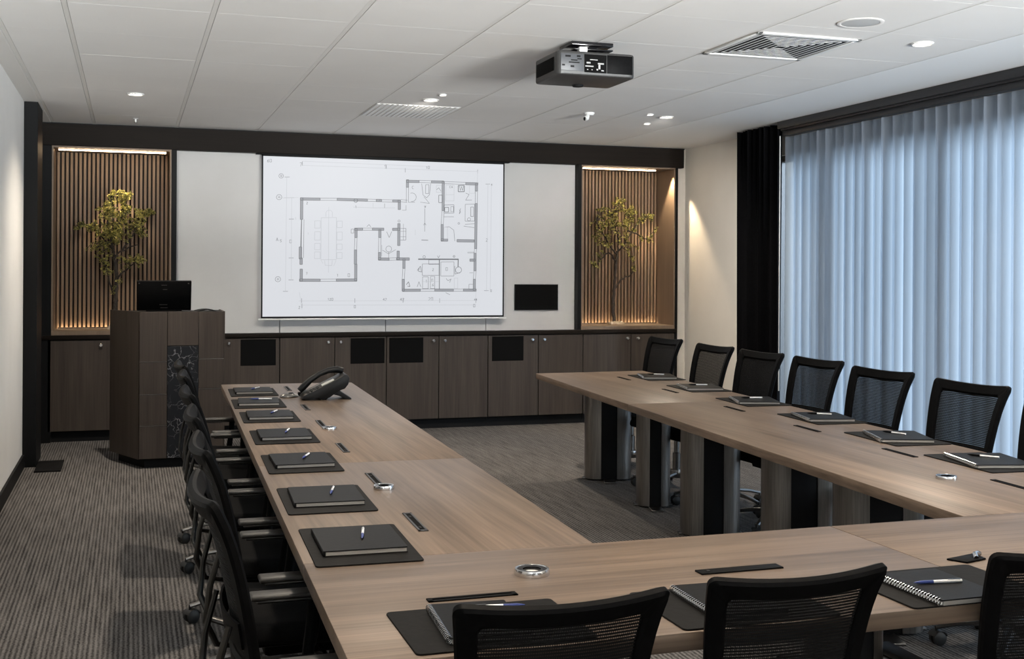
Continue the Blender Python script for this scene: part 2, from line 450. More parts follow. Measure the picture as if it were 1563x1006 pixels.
# ------------------------------------------------------------------ cabinets along the back
tag(B().box(-.70, 5.165, 10.515, 10.612, .868, .904, .003).build('worktop', 'dark_wood_x'), 'long dark worktop running over all the low cabinets along the back wall', 'worktop')
def cabinet(x0, xm, x1, label, knobs, panels=(), single=False):
    t = thing('low_cabinet', label, 'cabinet', ((x0 + x1) / 2, 10.75, 0), 0, 'low dark wood cabinets under the screen')
    cx = (x0 + x1) / 2
    B().box(x0 - cx + .001, x1 - cx - .001, -.195, .22, .09, .867).build('body', 'black', t)
    B().box(x0 - cx + .001, x1 - cx - .001, -.17, .20, 0, .089).build('plinth', 'black', t)
    for d, (a, c) in enumerate(((x0, xm), (xm, x1))):
        dr = B().box(a - cx + .0035, c - cx - .0035, -.22, -.197, .095, .862, .0015, 1).build('door', 'dark_wood', t)
        if knobs[d] is not None:
            kx = knobs[d] - cx
            xf = Matrix.Translation((kx, -.22, .818)) @ Matrix.Rotation(R(90), 4, 'X')
            B().lathe([(0, .034), (.010, .034), (.0145, .029), (.0145, .022), (.007, .014), (.006, .004), (.012, .003), (.012, 0)], 16, xf=xf).build('knob', 'chrome', dr)
        for (pa, pb) in panels:
            if a <= (pa + pb) / 2 <= c:
                bb = B().box(pa - cx, pb - cx, -.2215, -.205, .618, .852, .002, 1).box(pa - cx + .006, pb - cx - .006, -.2225, -.21, .624, .846)
                bb.build('inset_panel', 'void', dr)
cabinet(-.66, -.155, .302, 'low wood cabinet at left end of the row, behind the lectern', (-.235, None))
cabinet(.304, .785, 1.268, 'low wood cabinet just right of lectern, with one black panel in its right door', (None, .825), ((.926, 1.235),))
cabinet(1.269, 1.76, 2.235, 'low wood cabinet behind the desk phone, black panel in right door only', (1.70, 1.812), ((1.903, 2.218),))
cabinet(2.236, 2.731, 3.208, 'low wood cabinet under right half of the screen, black panel in left door', (2.676, 2.787), ((2.26, 2.582),))
cabinet(3.209, 3.712, 4.17, 'low wood cabinet under the small wall display, black panel in left door', (3.648, 3.768), ((3.247, 3.562),))
cabinet(4.171, 4.674, 5.146, 'low wood cabinet below the right niche tree, both doors plain', (4.632, 4.745))

# ------------------------------------------------------------------ projection screen
SX0, SX1, SZ0, SZ1, SY = 1.104, 3.368, 1.036, 2.493, 10.55
t = thing('projection_screen', 'large lowered projection screen showing a grey line floor plan', 'projection screen', (0, SY, 0))
B().box(SX0 + .012, SX1 - .012, -.001, .001, SZ0 + .014, SZ1 - .012).build('screen_fabric', 'screen', t)
b = B(); b.box(SX0, SX0 + .013, -.002, .003, SZ0, SZ1); b.box(SX1 - .013, SX1, -.002, .003, SZ0, SZ1)
b.box(SX0, SX1, -.002, .003, SZ0, SZ0 + .015); b.box(SX0, SX1, -.002, .003, SZ1 - .013, SZ1)
b.build('black_border', 'black', t)
B().box(SX0 - .022, SX1 + .022, -.014, .014, SZ0 - .017, SZ0 - .002, .004).build('weight_bar', 'white_plastic', t)
B().box(SX0 - .05, SX1 + .05, -.0195, .045, SZ1 + .001, 2.5045, .002).build('roller_case', 'column', t)
# drawing, in plan units (x right, y down) measured on the sheet
FX0, FX1, FY0, FY1 = 68., 1394., 60., 945.
def SP(x, y):
    k = (x - FX0) / (FX1 - FX0); yt = 60 + 52 * k
    v = (y - yt) / 885 if y < 500 else 1 - (945 - y) / (945 - yt)
    return SX0 + k * (SX1 - SX0), SZ1 - v * (SZ1 - SZ0)
class Draw:
    def __init__(s, y): s.b = B(); s.y = y
    def ln(s, x0, y0, x1, y1, w, mi):
        a = Vector(SP(x0, y0)); c = Vector(SP(x1, y1)); d = (c - a)
        if d.length < 1e-5: return
        n = Vector((-d.y, d.x)).normalized() * (w * .00085); d.normalize()
        P = [a - n, c - n, c + n, a + n]
        t_ = bmesh.new(); yo = s.y - mi * .0003
        V = [t_.verts.new((p.x, yo, p.y)) for p in P]; W = [t_.verts.new((p.x, yo + .0006, p.y)) for p in P]
        t_.faces.new(V); t_.faces.new(W[::-1])
        for i in range(4): t_.faces.new((V[i], W[i], W[(i + 1) % 4], V[(i + 1) % 4]))
        bmesh.ops.recalc_face_normals(t_, faces=t_.faces)
        s.b._merge(t_, mi)
    def pl(s, pts, w=2, mi=1, close=False):
        for p, q in zip(pts, pts[1:] + (pts[:1] if close else [])): s.ln(*p, *q, w, mi)
    def rect(s, x0, y0, x1, y1, w=2, mi=1): s.pl([(x0, y0), (x1, y0), (x1, y1), (x0, y1)], w, mi, True)
    def circ(s, x, y, r, w=2, mi=1, a0=0, a1=360, n=14):
        P = [(x + r * math.cos(R(a0 + (a1 - a0) * i / n)), y + r * math.sin(R(a0 + (a1 - a0) * i / n))) for i in range(n + 1)]
        s.pl(P, w, mi)
dw = Draw(-.0022)
walls = [(275,297,275,415),(270,560,270,625),(274,620,274,655),(275,680,275,745),(268,303,372,306),(462,308,625,315),(672,317,702,318),(762,321,805,322),(799,316,799,370),
 (266,740,375,741),(460,741,570,741),(564,472,564,512),(562,578,562,655),(564,655,564,745),(556,475,600,475),(652,476,715,478),(693,480,693,512),(692,592,692,632),(686,628,745,629),
 (762,480,802,480),(797,448,797,556),(794,585,794,632),(785,628,856,629),(843,203,843,246),(838,212,908,214),(976,216,1045,218),(1043,214,1043,380),(1038,458,1038,530),(1032,527,1070,527),
 (1170,228,1240,230),(1232,228,1232,272),(1231,342,1229,575),(1122,531,1220,533),(1226,600,1226,695),(1223,740,1223,802),(818,798,918,798),(998,798,1104,799),(1160,799,1234,800),
 (826,628,826,680),(823,738,823,802),(1196,637,1226,637)]
for w in walls: dw.ln(*w, 14, 0)
for (x0, y0, x1, y1) in walls:
    d = Vector((x1 - x0, y1 - y0)); n = Vector((-d.y, d.x)).normalized() * 6.6; d.normalize(); 
    for s_ in (1, -1): dw.ln(x0 + s_ * n.x, y0 + s_ * n.y, x1 + s_ * n.x, y1 + s_ * n.y, 2.6, 1)
    dw.ln(x0 + n.x, y0 + n.y, x0 - n.x, y0 - n.y, 2.6, 1); dw.ln(x1 + n.x, y1 + n.y, x1 - n.x, y1 - n.y, 2.6, 1)
dw.ln(905, 630, 1132, 632, 7, 1); dw.ln(1130, 632, 1129, 672, 5, 1); dw.ln(275, 415, 272, 560, 4, 1); dw.ln(1024, 634, 1024, 795, 4, 1)
dbl = [(372,306,462,308),(282,415,280,620),(375,741,460,741),(564,512,562,578),(600,475,652,476),(693,512,692,592),(745,629,785,628),(702,319,762,321),(625,315,672,317),(908,213,976,216),
 (1045,221,1170,227),(1232,272,1231,342),(1229,575,1226,600),(1226,695,1223,740),(918,798,998,798),(1104,799,1160,799),(826,680,823,738),(843,246,843,330),(1043,380,1038,458),(806,320,843,324)]
for (x0, y0, x1, y1) in dbl:
    d = Vector((x1 - x0, y1 - y0)); n = Vector((-d.y, d.x)).normalized() * 6
    for s_ in (1, -1): dw.ln(x0 + s_ * n.x, y0 + s_ * n.y, x1 + s_ * n.x, y1 + s_ * n.y, 2, 1)
# furniture and fittings
dw.rect(378, 408, 459, 630, 2, 2); dw.ln(418, 350, 418, 700, 1.6, 2)
for y0, y1 in ((424, 464), (484, 524), (542, 576), (588, 624)): dw.rect(344, y0, 374, y1, 2, 2); dw.rect(462, y0 + 4, 490, y1, 2, 2)
dw.pl([(403, 404), (403, 378), (412, 368), (428, 368), (437, 378), (437, 404)], 2, 2); dw.pl([(398, 634), (400, 660), (436, 662), (438, 634)], 2, 2)
dw.ln(378, 632, 388, 650, 1.6, 2); dw.ln(458, 634, 446, 664, 1.6, 2)
dw.pl([(548, 352), (655, 358), (775, 360)], 1.8, 2); dw.pl([(655, 330), (655, 358)], 1.8, 2); dw.pl([(718, 335), (718, 360)], 2, 1)
dw.circ(562, 316, 10, 3); dw.circ(868, 302, 24, 2, 1, 250, 460); dw.pl([(848, 330), (885, 330)], 2)
dw.pl([(922, 226), (930, 290), (950, 306), (966, 288), (972, 226)], 2); dw.rect(944, 232, 962, 282, 2); dw.pl([(915, 330), (966, 338), (935, 300)], 1.8)
dw.rect(1004, 236, 1034, 276, 2, 2); dw.rect(1018, 292, 1038, 334, 3); dw.pl([(1004, 262), (1018, 250), (1030, 270)], 2)
dw.rect(1128, 238, 1162, 274, 4); dw.pl([(1134, 240), (1140, 268), (1146, 244), (1152, 268), (1158, 242)], 2)
dw.rect(1058, 236, 1104, 290, 1.8, 2); dw.rect(1056, 290, 1104, 326, 1.8, 2); dw.rect(1048, 348, 1104, 394, 2.4); dw.rect(1052, 362, 1074, 388, 3); dw.rect(1086, 358, 1102, 386, 2); dw.ln(1048, 415, 1104, 416, 2, 1)
dw.pl([(1170, 282), (1190, 290), (1170, 322), (1206, 322)], 2); dw.rect(1168, 346, 1222, 442, 2); dw.rect(1200, 362, 1216, 416, 2.4); dw.circ(1190, 432, 9, 2)
dw.rect(1192, 240, 1222, 284, 1.6, 2); dw.pl([(1168, 460), (1222, 458)], 2); dw.pl([(1160, 470), (1220, 480)], 2)
dw.ln(940, 366, 940, 496, 2, 1); dw.ln(922, 526, 960, 528, 3, 1); dw.pl([(934, 460), (940, 448), (948, 460)], 2)
dw.pl([(1048, 474), (1078, 472), (1104, 492), (1110, 534)], 2); dw.rect(1048, 474, 1068, 520, 2, 2)
dw.pl([(806, 476), (836, 476), (836, 526), (806, 526)], 2); dw.pl([(806, 492), (836, 492)], 1.6); dw.pl([(806, 508), (836, 508)], 1.6); dw.pl([(822, 450), (822, 526)], 1.6)
dw.pl([(704, 552), (704, 614)], 1.6); dw.pl([(708, 580), (740, 600), (780, 578)], 2); dw.circ(742, 574, 16, 2); dw.ln(742, 590, 742, 622, 1.8, 1); dw.pl([(730, 492), (744, 512), (758, 492)], 2)
dw.pl([(814, 374), (836, 374), (836, 346)], 1.8)
dw.rect(928, 656, 1022, 718, 2); dw.rect(1032, 646, 1106, 722, 2); dw.rect(930, 726, 962, 790, 2); dw.rect(974, 724, 998, 790, 2); dw.rect(964, 634, 1022, 658, 2); dw.ln(930, 752, 1022, 752, 1.8, 2)
dw.pl([(900, 690), (918, 668), (924, 700), (904, 694), (912, 680)], 2.6); dw.circ(1132, 690, 17, 2.6); dw.pl([(1110, 668), (1112, 712), (1140, 704)], 2.4)
dw.pl([(1062, 735), (1072, 748), (1090, 738), (1082, 758)], 2); dw.rect(1108, 734, 1128, 790, 1.8, 2); dw.pl([(840, 768), (852, 752), (860, 778), (846, 776)], 3)
dw.pl([(900, 780), (910, 752), (920, 780)], 2); dw.rect(1192, 768, 1216, 794, 2); dw.rect(1184, 594, 1222, 598, 1.5); dw.pl([(1194, 706), (1216, 706)], 1.6)
dw.circ(938, 618, 7, 2); dw.pl([(1012, 612), (1018, 624), (1026, 610)], 2); dw.circ(1106, 616, 5, 2.6)
dw.pl([(622, 462), (634, 450), (644, 464)], 2); dw.rect(538, 474, 552, 496, 2); dw.circ(798, 434, 6, 2)
dw.pl([(1134, 376), (1142, 390), (1134, 400), (1142, 368)], 2); dw.pl([(938, 350), (942, 362), (946, 350)], 2.4); dw.circ(1132, 454, 5, 2); dw.pl([(888, 484), (888, 500)], 1.6, 2)
dw.pl([(1060, 812), (1084, 824)], 2)
# dimension lines with ticks and bubbles
for l in [(278,98,970,130),(278,120,1238,160),(197,183,193,802),(223,295,223,740),(262,852,1238,856),(276,875,1228,880),(1298,230,1293,806),(1318,240,1314,800)]: dw.ln(*l, 1.6, 2)
for x, y in ((278, 110), (726, 130), (830, 150), (1238, 160), (278, 850), (560, 852), (822, 854), (1026, 855), (1232, 856), (280, 878)): dw.ln(x, y - 12, x, y + 12, 2, 1)
for x, y in ((200, 183), (197, 296), (223, 296), (223, 412), (223, 620), (223, 738), (194, 800), (1298, 232), (1293, 803)): dw.ln(x - 14, y, x + 12, y, 2, 1)
for x, y in ((186, 296, ), (232, 296)): dw.ln(x - 26, y, x + 26, y, 1.4, 2)
dw.ln(266, 805, 280, 900, 1.4, 2); dw.ln(1238, 160, 1236, 225, 1.4, 2); dw.ln(1232, 800, 1230, 892, 1.4, 2)
for x, y, r in ((168, 177, 12), (158, 292, 14), (154, 734, 14)): dw.circ(x, y, r, 2); dw.circ(x, y, 4, 2)
# small handwritten figures
DG = {'0': [(0, 0), (8, 0), (8, 14), (0, 14), (0, 0)], '1': [(2, 3), (5, 0), (5, 14)], '2': [(0, 2), (4, 0), (8, 3), (0, 14), (8, 14)], '4': [(6, 14), (6, 0), (0, 9), (9, 9)],
      '5': [(8, 0), (1, 0), (0, 6), (7, 7), (7, 12), (0, 14)], '7': [(0, 0), (8, 0), (3, 14)], 'C': [(8, 2), (3, 0), (0, 7), (3, 14), (8, 12)], 'A': [(0, 14), (4, 0), (8, 14), (6, 9), (2, 9)], '6': [(7, 0), (1, 6), (1, 14), (7, 14), (7, 8), (1, 8)]}
def fig(x, y, s_, k=1., mi=1):
    for ch in s_:
        dw.pl([(x + px * k, y + py * k) for px, py in DG[ch]], 1.7, mi); x += 12 * k
fig(96, 86, '60', 1.1); fig(264, 106, '7', 1.4); fig(718, 120, '5', 1.2); fig(945, 128, '10', 1.0); fig(300, 320, '2', .9); fig(300, 698, '7', .9); fig(462, 708, '1', 1.); fig(522, 706, '0', 1.2)
fig(414, 838, '120', .9); fig(556, 878, '0', 1.); fig(712, 840, '42', 1.); fig(806, 840, '42', 1.1); fig(964, 838, '20', 1.2); fig(1222, 846, '44', .8); fig(1218, 876, '0', 1.1); fig(262, 880, '2', 1.)
fig(144, 510, 'A', 1.3); fig(164, 520, '5', 1.); fig(214, 522, '0', 1.2); fig(1288, 520, '2', 1.2); fig(1316, 798, '0', .8); fig(1316, 230, '4', .8); fig(868, 238, 'C', 1.2); fig(1078, 240, 'CA', .9); fig(240, 404, '1', .9, 2)
fig(984, 680, '2', 1.); fig(1060, 676, '0', 1.2); fig(946, 742, '1', 1.1); fig(980, 738, '0', 1.); fig(984, 762, '6', 1.); fig(558, 344, '1', 1.); fig(688, 310, '1', .8); fig(306, 488, '1', .8, 2)
dw.b.build('floor_plan_drawing', ['ink_fill', 'ink', 'ink_light'], t, smooth=False)

# wall display
t = thing('wall_display', 'small black landscape display on the white wall right of the screen', 'display', (3.716, 10.62, 1.22))
B().box(-.221, .221, -.018, -.0005, -.1235, .1235, .003).build('casing', 'black', t)
B().box(-.214, .214, -.0195, -.017, -.117, .117)  .build('screen', 'void', t)

# ------------------------------------------------------------------ trees in the niches
def tree(x, y, z, label, seed, trunk, limbs, pads, nleaf, tray_x):
    rnd = random.Random(seed)
    t = thing('artificial_tree', label, 'tree', (x, y, z), 0, 'small trees in the niches')
    b = B(); b.box(tray_x - .075, tray_x + .075, -.05, .05, 0, .026, .004)
    for k in range(22):
        px, py, r = tray_x + rnd.uniform(-.06, .06), rnd.uniform(-.038, .038), rnd.uniform(.008, .014)
        b.lathe([(0, .026 + r), (r * .7, .026 + r * .7), (r, .026), (r * .6, .02)], 7, xf=Matrix.Translation((px, py, 0)))
    b.build('stone_tray', 'tray', t)
    def curve(P, n=5):
        out = []
        P = [Vector(p) for p in P]
        for i in range(len(P) - 1):
            p0 = P[max(i - 1, 0)]; p1 = P[i]; p2 = P[i + 1]; p3 = P[min(i + 2, len(P) - 1)]
            for k in range(n):
                u = k / n
                out.append(.5 * ((2 * p1) + (p2 - p0) * u + (2 * p0 - 5 * p1 + 4 * p2 - p3) * u * u + (3 * p1 - p0 - 3 * p2 + p3) * u ** 3))
        out.append(P[-1]); return out
    b = B(); c = curve(trunk)
    c = [p + Vector((rnd.uniform(-.004, .004), rnd.uniform(-.004, .004), 0)) for p in c]
    b.tube(c, [.020 - .010 * i / (len(c) - 1) for i in range(len(c))], 8)
    # twisted second stem round the trunk
    b.tube([p + Vector((.013 * math.cos(i * .9), .013 * math.sin(i * .9), 0)) for i, p in enumerate(c)], [.008 - .004 * i / (len(c) - 1) for i in range(len(c))], 6)
    b.build('trunk', 'bark', t)
    tips = []
    for L in limbs:
        c = curve(L); c = [c[0]] + [p + Vector((rnd.uniform(-.006, .006), rnd.uniform(-.006, .006), rnd.uniform(-.006, .006))) for p in c[1:]]
        B().tube(c, [.0095 - .006 * i / (len(c) - 1) for i in range(len(c))], 6).build('branch', 'bark', t)
        tips.append(c)
    allp = [p for c in tips for p in c[2:]]
    b = B(); lb = bmesh.new()
    def leaf(p, s):
        d = Vector((rnd.uniform(-1, 1), rnd.uniform(-1, 1), rnd.uniform(-.7, .8))).normalized()
        n = d.cross(Vector((rnd.uniform(-1, 1), rnd.uniform(-1, 1), rnd.uniform(-1, 1)))).normalized(); u = n.cross(d)
        w = s * .38
        a = lb.verts.new(p); e = lb.verts.new(p + d * s); m_ = p + d * s * .45
        l = lb.verts.new(m_ + n * w + u * w * .4); r_ = lb.verts.new(m_ - n * w + u * w * .4); k = lb.verts.new(m_)
        lb.faces.new((a, k, l)); lb.faces.new((l, k, e)); lb.faces.new((a, r_, k)); lb.faces.new((r_, e, k))
    tot = sum(pd[3] for pd in pads)
    for (px, py, pz, wgt, rx, rz_) in pads:
        cnt = int(nleaf * wgt / tot); ntw = max(3, cnt // 9)
        for k in range(ntw):
            while True:
                q = Vector((rnd.uniform(-1, 1), rnd.uniform(-1, 1), rnd.uniform(-1, 1)))
                if q.length < 1: break
            tip = Vector((px + q.x * rx, max(-.22, min(.09, py + q.y * min(rx, .12))), pz + q.z * rz_))
            st = min(allp, key=lambda p: (p - tip).length)
            if (st - tip).length > .16: st = tip + (st - tip).normalized() * .10
            mid = (st + tip) / 2 + Vector((rnd.uniform(-.015, .015), rnd.uniform(-.015, .015), rnd.uniform(0, .03)))
            b.tube([st, mid, tip], [.0038, .0026, .0015], 5)
            for j in range(22):
                u = rnd.uniform(.35, 1.05); p = mid.lerp(tip, u) if u > .6 else st.lerp(mid, u + .3)
                leaf(p + Vector((rnd.uniform(-.008, .008), rnd.uniform(-.008, .008), rnd.uniform(-.008, .008))), rnd.uniform(.010, .023))
    b.build('twigs', 'bark', t)['kind'] = 'stuff'
    me = bpy.data.meshes.new('foliage'); lb.to_mesh(me); lb.free(); me.materials.append(M['leaf'])
    o = bpy.data.objects.new('foliage', me); col.objects.link(o); o.parent = t; o['kind'] = 'stuff'
    return t
# crown measurements are metres from the tray
tree(-.13, 10.76, .9405, 'small twisted tree with dense olive foliage behind the lectern', 11,
     [(0, 0, .02), (.004, 0, .18), (.014, 0, .36), (.012, .01, .52), (-.006, 0, .62), (-.01, 0, .70)],
     [[(-.006, 0, .62), (.05, -.02, .68), (.13, -.03, .72), (.20, -.05, .74)], [(-.01, 0, .68), (-.09, .01, .78), (-.17, 0, .86), (-.27, -.02, .90)],
      [(-.01, 0, .70), (.01, -.03, .84), (.06, -.04, 1.0), (.10, -.02, 1.16)], [(-.01, 0, .70), (-.05, -.05, .86), (-.06, -.05, 1.02), (-.03, -.04, 1.14)],
      [(.05, -.02, .68), (.13, .0, .80), (.20, .0, .92), (.27, .01, 1.02)], [(.008, 0, .40), (.05, -.02, .48), (.12, -.04, .54), (.18, -.05, .60)],
      [(.0, 0, .30), (-.05, -.02, .44), (-.07, -.03, .54)]],
     [(.05, -.02, 1.16, 2.2, .10, .07), (.0, -.04, 1.04, 3.2, .16, .09), (.13, -.02, .98, 2.8, .14, .11), (-.06, -.04, .90, 3.2, .15, .12), (.04, -.04, .82, 2.4, .13, .10), (.27, 0, 1.02, 1.0, .07, .04),
      (-.24, -.02, .88, 1.2, .12, .04), (.20, 0, .86, 1.0, .08, .07), (.15, -.04, .60, 1.3, .12, .07), (-.13, -.02, .68, 1.3, .13, .08), (-.06, -.02, .56, .6, .06, .10), (.05, 0, .44, .25, .05, .08), (-.03, 0, .36, .25, .05, .06)], 3500, .02)
tree(4.60, 10.76, .9405, 'small twisted tree with sparser trailing foliage in the right niche', 23,
     [(0, 0, .02), (-.02, 0, .16), (-.01, 0, .34), (.0, 0, .50), (.012, 0, .66), (.03, 0, .74)],
     [[(.03, 0, .74), (.09, -.02, .80), (.12, -.02, .94), (.14, -.03, 1.08)], [(.03, 0, .74), (.02, -.02, .88), (-.02, -.03, 1.0), (.02, -.02, 1.20)],
      [(.02, 0, .70), (-.06, -.01, .78), (-.15, -.02, .92), (-.22, -.03, 1.02)], [(.10, -.02, .84), (.20, -.02, .96), (.28, -.02, 1.06), (.36, -.02, 1.09)],
      [(.01, 0, .62), (-.08, -.02, .72), (-.17, -.03, .64), (-.24, -.04, .58)], [(.0, 0, .36), (.07, -.02, .46), (.16, -.03, .50), (.19, -.03, .62)],
      [(.12, -.02, .94), (.24, -.03, .90), (.33, -.03, .86), (.40, -.02, .92)]],
     [(.04, -.02, 1.22, 1.2, .09, .05), (-.08, -.03, 1.12, 2.0, .12, .08), (.13, -.03, 1.14, 1.8, .13, .06), (-.16, -.03, 1.0, 1.8, .12, .08), (.0, -.03, .98, 2.0, .14, .09), (.17, -.03, 1.0, 1.6, .13, .08),
      (.33, -.02, 1.07, 1.2, .09, .05), (.34, -.03, .86, .7, .09, .04), (-.20, -.03, .82, 1.0, .08, .14), (-.24, -.04, .60, .8, .10, .04), (.18, -.03, .74, .9, .08, .08), (-.1, -.03, .82, .8, .1, .08), (.09, -.03, .86, .8, .10, .07), (.2, -.03, .56, .25, .04, .06), (.44, -.02, .94, .2, .03, .12)], 2000, .01)

# ------------------------------------------------------------------ lectern with monitor
LX = .07; LY = 8.98
t = thing('lectern', 'dark wood lectern with a black marble strip down its front', 'lectern', (LX, LY, 0))
W = .594
foot = [(0, .012), (W, .012), (W, .50), (-.205, .50)]
B().prism([(.035, .05), (W - .02, .05), (W - .02, .47), (-.15, .47)], 0, .085).build('plinth', 'black', t)
B().prism(foot, .07, 1.135).build('body', 'black', t)
# angled side, panelled front
b = B()
d = Vector((-.205, .488)).normalized(); n = Vector((d.y, -d.x)) * -1
P0 = Vector((0, .012)); P1 = Vector((-.205, .50)); off = Vector((-d.y, d.x)) * .012
b.prism([(P0.x, P0.y - .0), (P0.x + off.x, P0.y + off.y - .012 + .004), (P1.x + off.x, P1.y + off.y), (P1.x, P1.y)], .07, 1.154)
b.build('side_panel', 'dark_wood', t)
B().box(W, W + .012, .002, .50, .07, 1.154).build('side_panel', 'dark_wood', t)
C0, C1, C2, C3 = -.004, .192, .415, W + .006
def fp(x0, x1, z0, z1, m, nm): B().box(x0 + .0015, x1 - .0015, -.004, .012, z0 + .002, z1 - .002, .0012, 1).build(nm, m, t)
for x0, x1, zz in ((C0, C1, (.07, .314, .544, .784, 1.154)), (C2, C3, (.07, .327, .577, .80, 1.154))):
    for z0, z1 in zip(zz, zz[1:]): fp(x0, x1, z0, z1, 'dark_wood', 'front_panel')
fp(C1, C2, .90, 1.154, 'dark_wood', 'front_panel'); fp(C1, C2, .07, .90, 'marble', 'marble_strip')
b = B()
for z in (.314, .544, .784): b.box(C0 + .002, C1 - .002, -.0052, .004, z - .0016, z + .0016)
for z in (.327, .577, .80): b.box(C2 + .002, C3 - .002, -.0052, .004, z - .0016, z + .0016)
b.build('joint_trim', 'steel', t)
B().prism([(0, .014), (W, .014), (W, .50), (-.2, .50)], 1.128, 1.146).build('desk_top', 'black', t)
b = B()
b.solid_grid(lambda u, v: Vector((.40 + .185 * u, .06 + .30 * v, 1.152 + .018 * math.sin(PI * min(1, u * 1.2)) * (1 - .3 * v))), 14, 4, .008)
b.build('curved_ledge', 'black', t)
m = thing('monitor', 'black monitor seen from behind, standing tilted on the lectern', 'monitor', (.243, 9.24, 1.1463))
tl = Matrix.Rotation(R(17), 4, 'X')
B().box(-.198, .198, -.016, .012, .012, .245, .006, 2, xf=tl).build('housing', 'plastic', m)
B().box(-.19, .19, .0105, .0135, .02, .238, xf=tl).build('screen', 'gloss_black', m)
B().box(-.13, .13, -.02, .11, 0, .014, .004).build('stand_base', 'plastic', m)
b = B()
for x, z, w in ((.0, .214, .020), (.006, .180, .016), (-.01, .06, .024), (.012, .06, .012), (0, .035, .026)): b.box(x - w, x + w, -.0166, -.0150, z - .0018, z + .0018, xf=tl)
for x in (-.18, .176): b.box(x - .005, x + .005, -.0166, -.0150, .225, .232, xf=tl)
b.build('rear_marks', 'arm_metal', m)

# ------------------------------------------------------------------ conference table (three units in a U)
TT, TB_ = .740, .702
def pedestal(w, dep, parent, x, y, rz=0, name='pedestal'):
    xf = Matrix.Translation((x, y, 0)) @ Matrix.Rotation(rz, 4, 'Z')
    r = w / 2
    # two curved steel shells with a black core
    q_ = min(.112, w * .33)
    core = B().box(-r + q_ - .004, r - q_ + .004, -dep / 2 + .004, dep / 2 - .004, .012, TB_, .002, xf=xf).build(name, 'black', parent)
    b = B()
    def shell(xin, xout):
        pts = []
        for k in range(13):
            a = -PI / 2 + PI * k / 12
            pts.append((xin + (xout - xin) * math.cos(a) ** .55 if 0 < k < 12 else xin, dep / 2 * math.sin(a)))
        return pts
    L_ = shell(-r + q_, -r); R_ = shell(r - q_, r)
    b.prism(L_[::-1] if True else L_, .012, TB_, xf=xf); b.prism(R_, .012, TB_, xf=xf)
    b.build('steel_shell', 'steel', core)
    B().box(-r - .015, r + .015, -.03, .03, 0, .012, .004, xf=xf).box(-.04, .04, -dep / 2 - .12, dep / 2 + .12, 0, .012, .004, xf=xf).build('foot_plate', 'arm_metal', core)
    return core
def slab(poly, mat, nm, parent): return B().prism(poly, TB_, TT, .0022, 2).build(nm, mat, parent)
def lerp(a, b_, t_): return (a[0] + (b_[0] - a[0]) * t_, a[1] + (b_[1] - a[1]) * t_)

tl_ = thing('conference_table', 'left arm of the walnut U-shaped table, with desk phone at its far end', 'table', (0, 0, 0), 0, 'walnut table units of the U')
A0, A1, A2, A3 = (.408, 2.883), (1.174, 2.883), (1.363, 7.50), (.548, 7.57)
sA = lerp(A0, A3, .317); sB = lerp(A1, A2, .317)
slab([A0, A1, (sB[0], sB[1] - .0008), (sA[0], sA[1] - .0008)], 'table_y', 'tabletop', tl_)
slab([(sA[0], sA[1] + .0008), (sB[0], sB[1] + .0008), A2, A3], 'table_y', 'tabletop', tl_)
for y, x in ((3.15, 1.0), (3.95, 1.02), (4.75, 1.04), (5.45, 1.05), (6.2, 1.08), (7.2, 1.10)): pedestal(.26, .16, tl_, x, y)
tr_ = thing('conference_table', 'right arm of the walnut U-shaped table, standing on visible steel pedestals', 'table', (0, 0, 0), 0, 'walnut table units of the U')
Bq0, Bq1, Bq2, Bq3 = (2.36, 2.883), (3.225, 2.883), (3.585, 7.86), (2.745, 7.84)
sA = lerp(Bq0, Bq3, .605); sB = lerp(Bq1, Bq2, .60)
slab([Bq0, Bq1, (sB[0], sB[1] - .0008), (sA[0], sA[1] - .0008)], 'table_y', 'tabletop', tr_)
slab([(sA[0], sA[1] + .0008), (sB[0], sB[1] + .0008), Bq2, Bq3], 'table_y', 'tabletop', tr_)
for x, y, w, rz in ((3.225, 7.66, .33, -.30), (3.13, 6.70, .21, -.30), (3.093, 5.87, .33, -.30), (3.03, 4.86, .35, -.30), (2.93, 4.10, .36, -.30)):
    pedestal(w, .22, tr_, x, y, rz)
tf_ = thing('conference_table', 'front cross piece of the walnut U-shaped table, nearest the viewer', 'table', (0, 0, 0), 0, 'walnut table units of the U')
slab([(.385, 2.11), (1.9, 2.11), (1.9, 2.8815), (.408, 2.8815)], 'table_x', 'tabletop', tf_)
slab([(1.9015, 2.11), (3.17, 2.11), (3.225, 2.8815), (1.9015, 2.8815)], 'table_x', 'tabletop', tf_)
for x, y, w in ((1.02, 2.66, .22), (1.617, 2.40, .15), (2.75, 2.4, .22)): pedestal(w, .18, tf_, x, y)

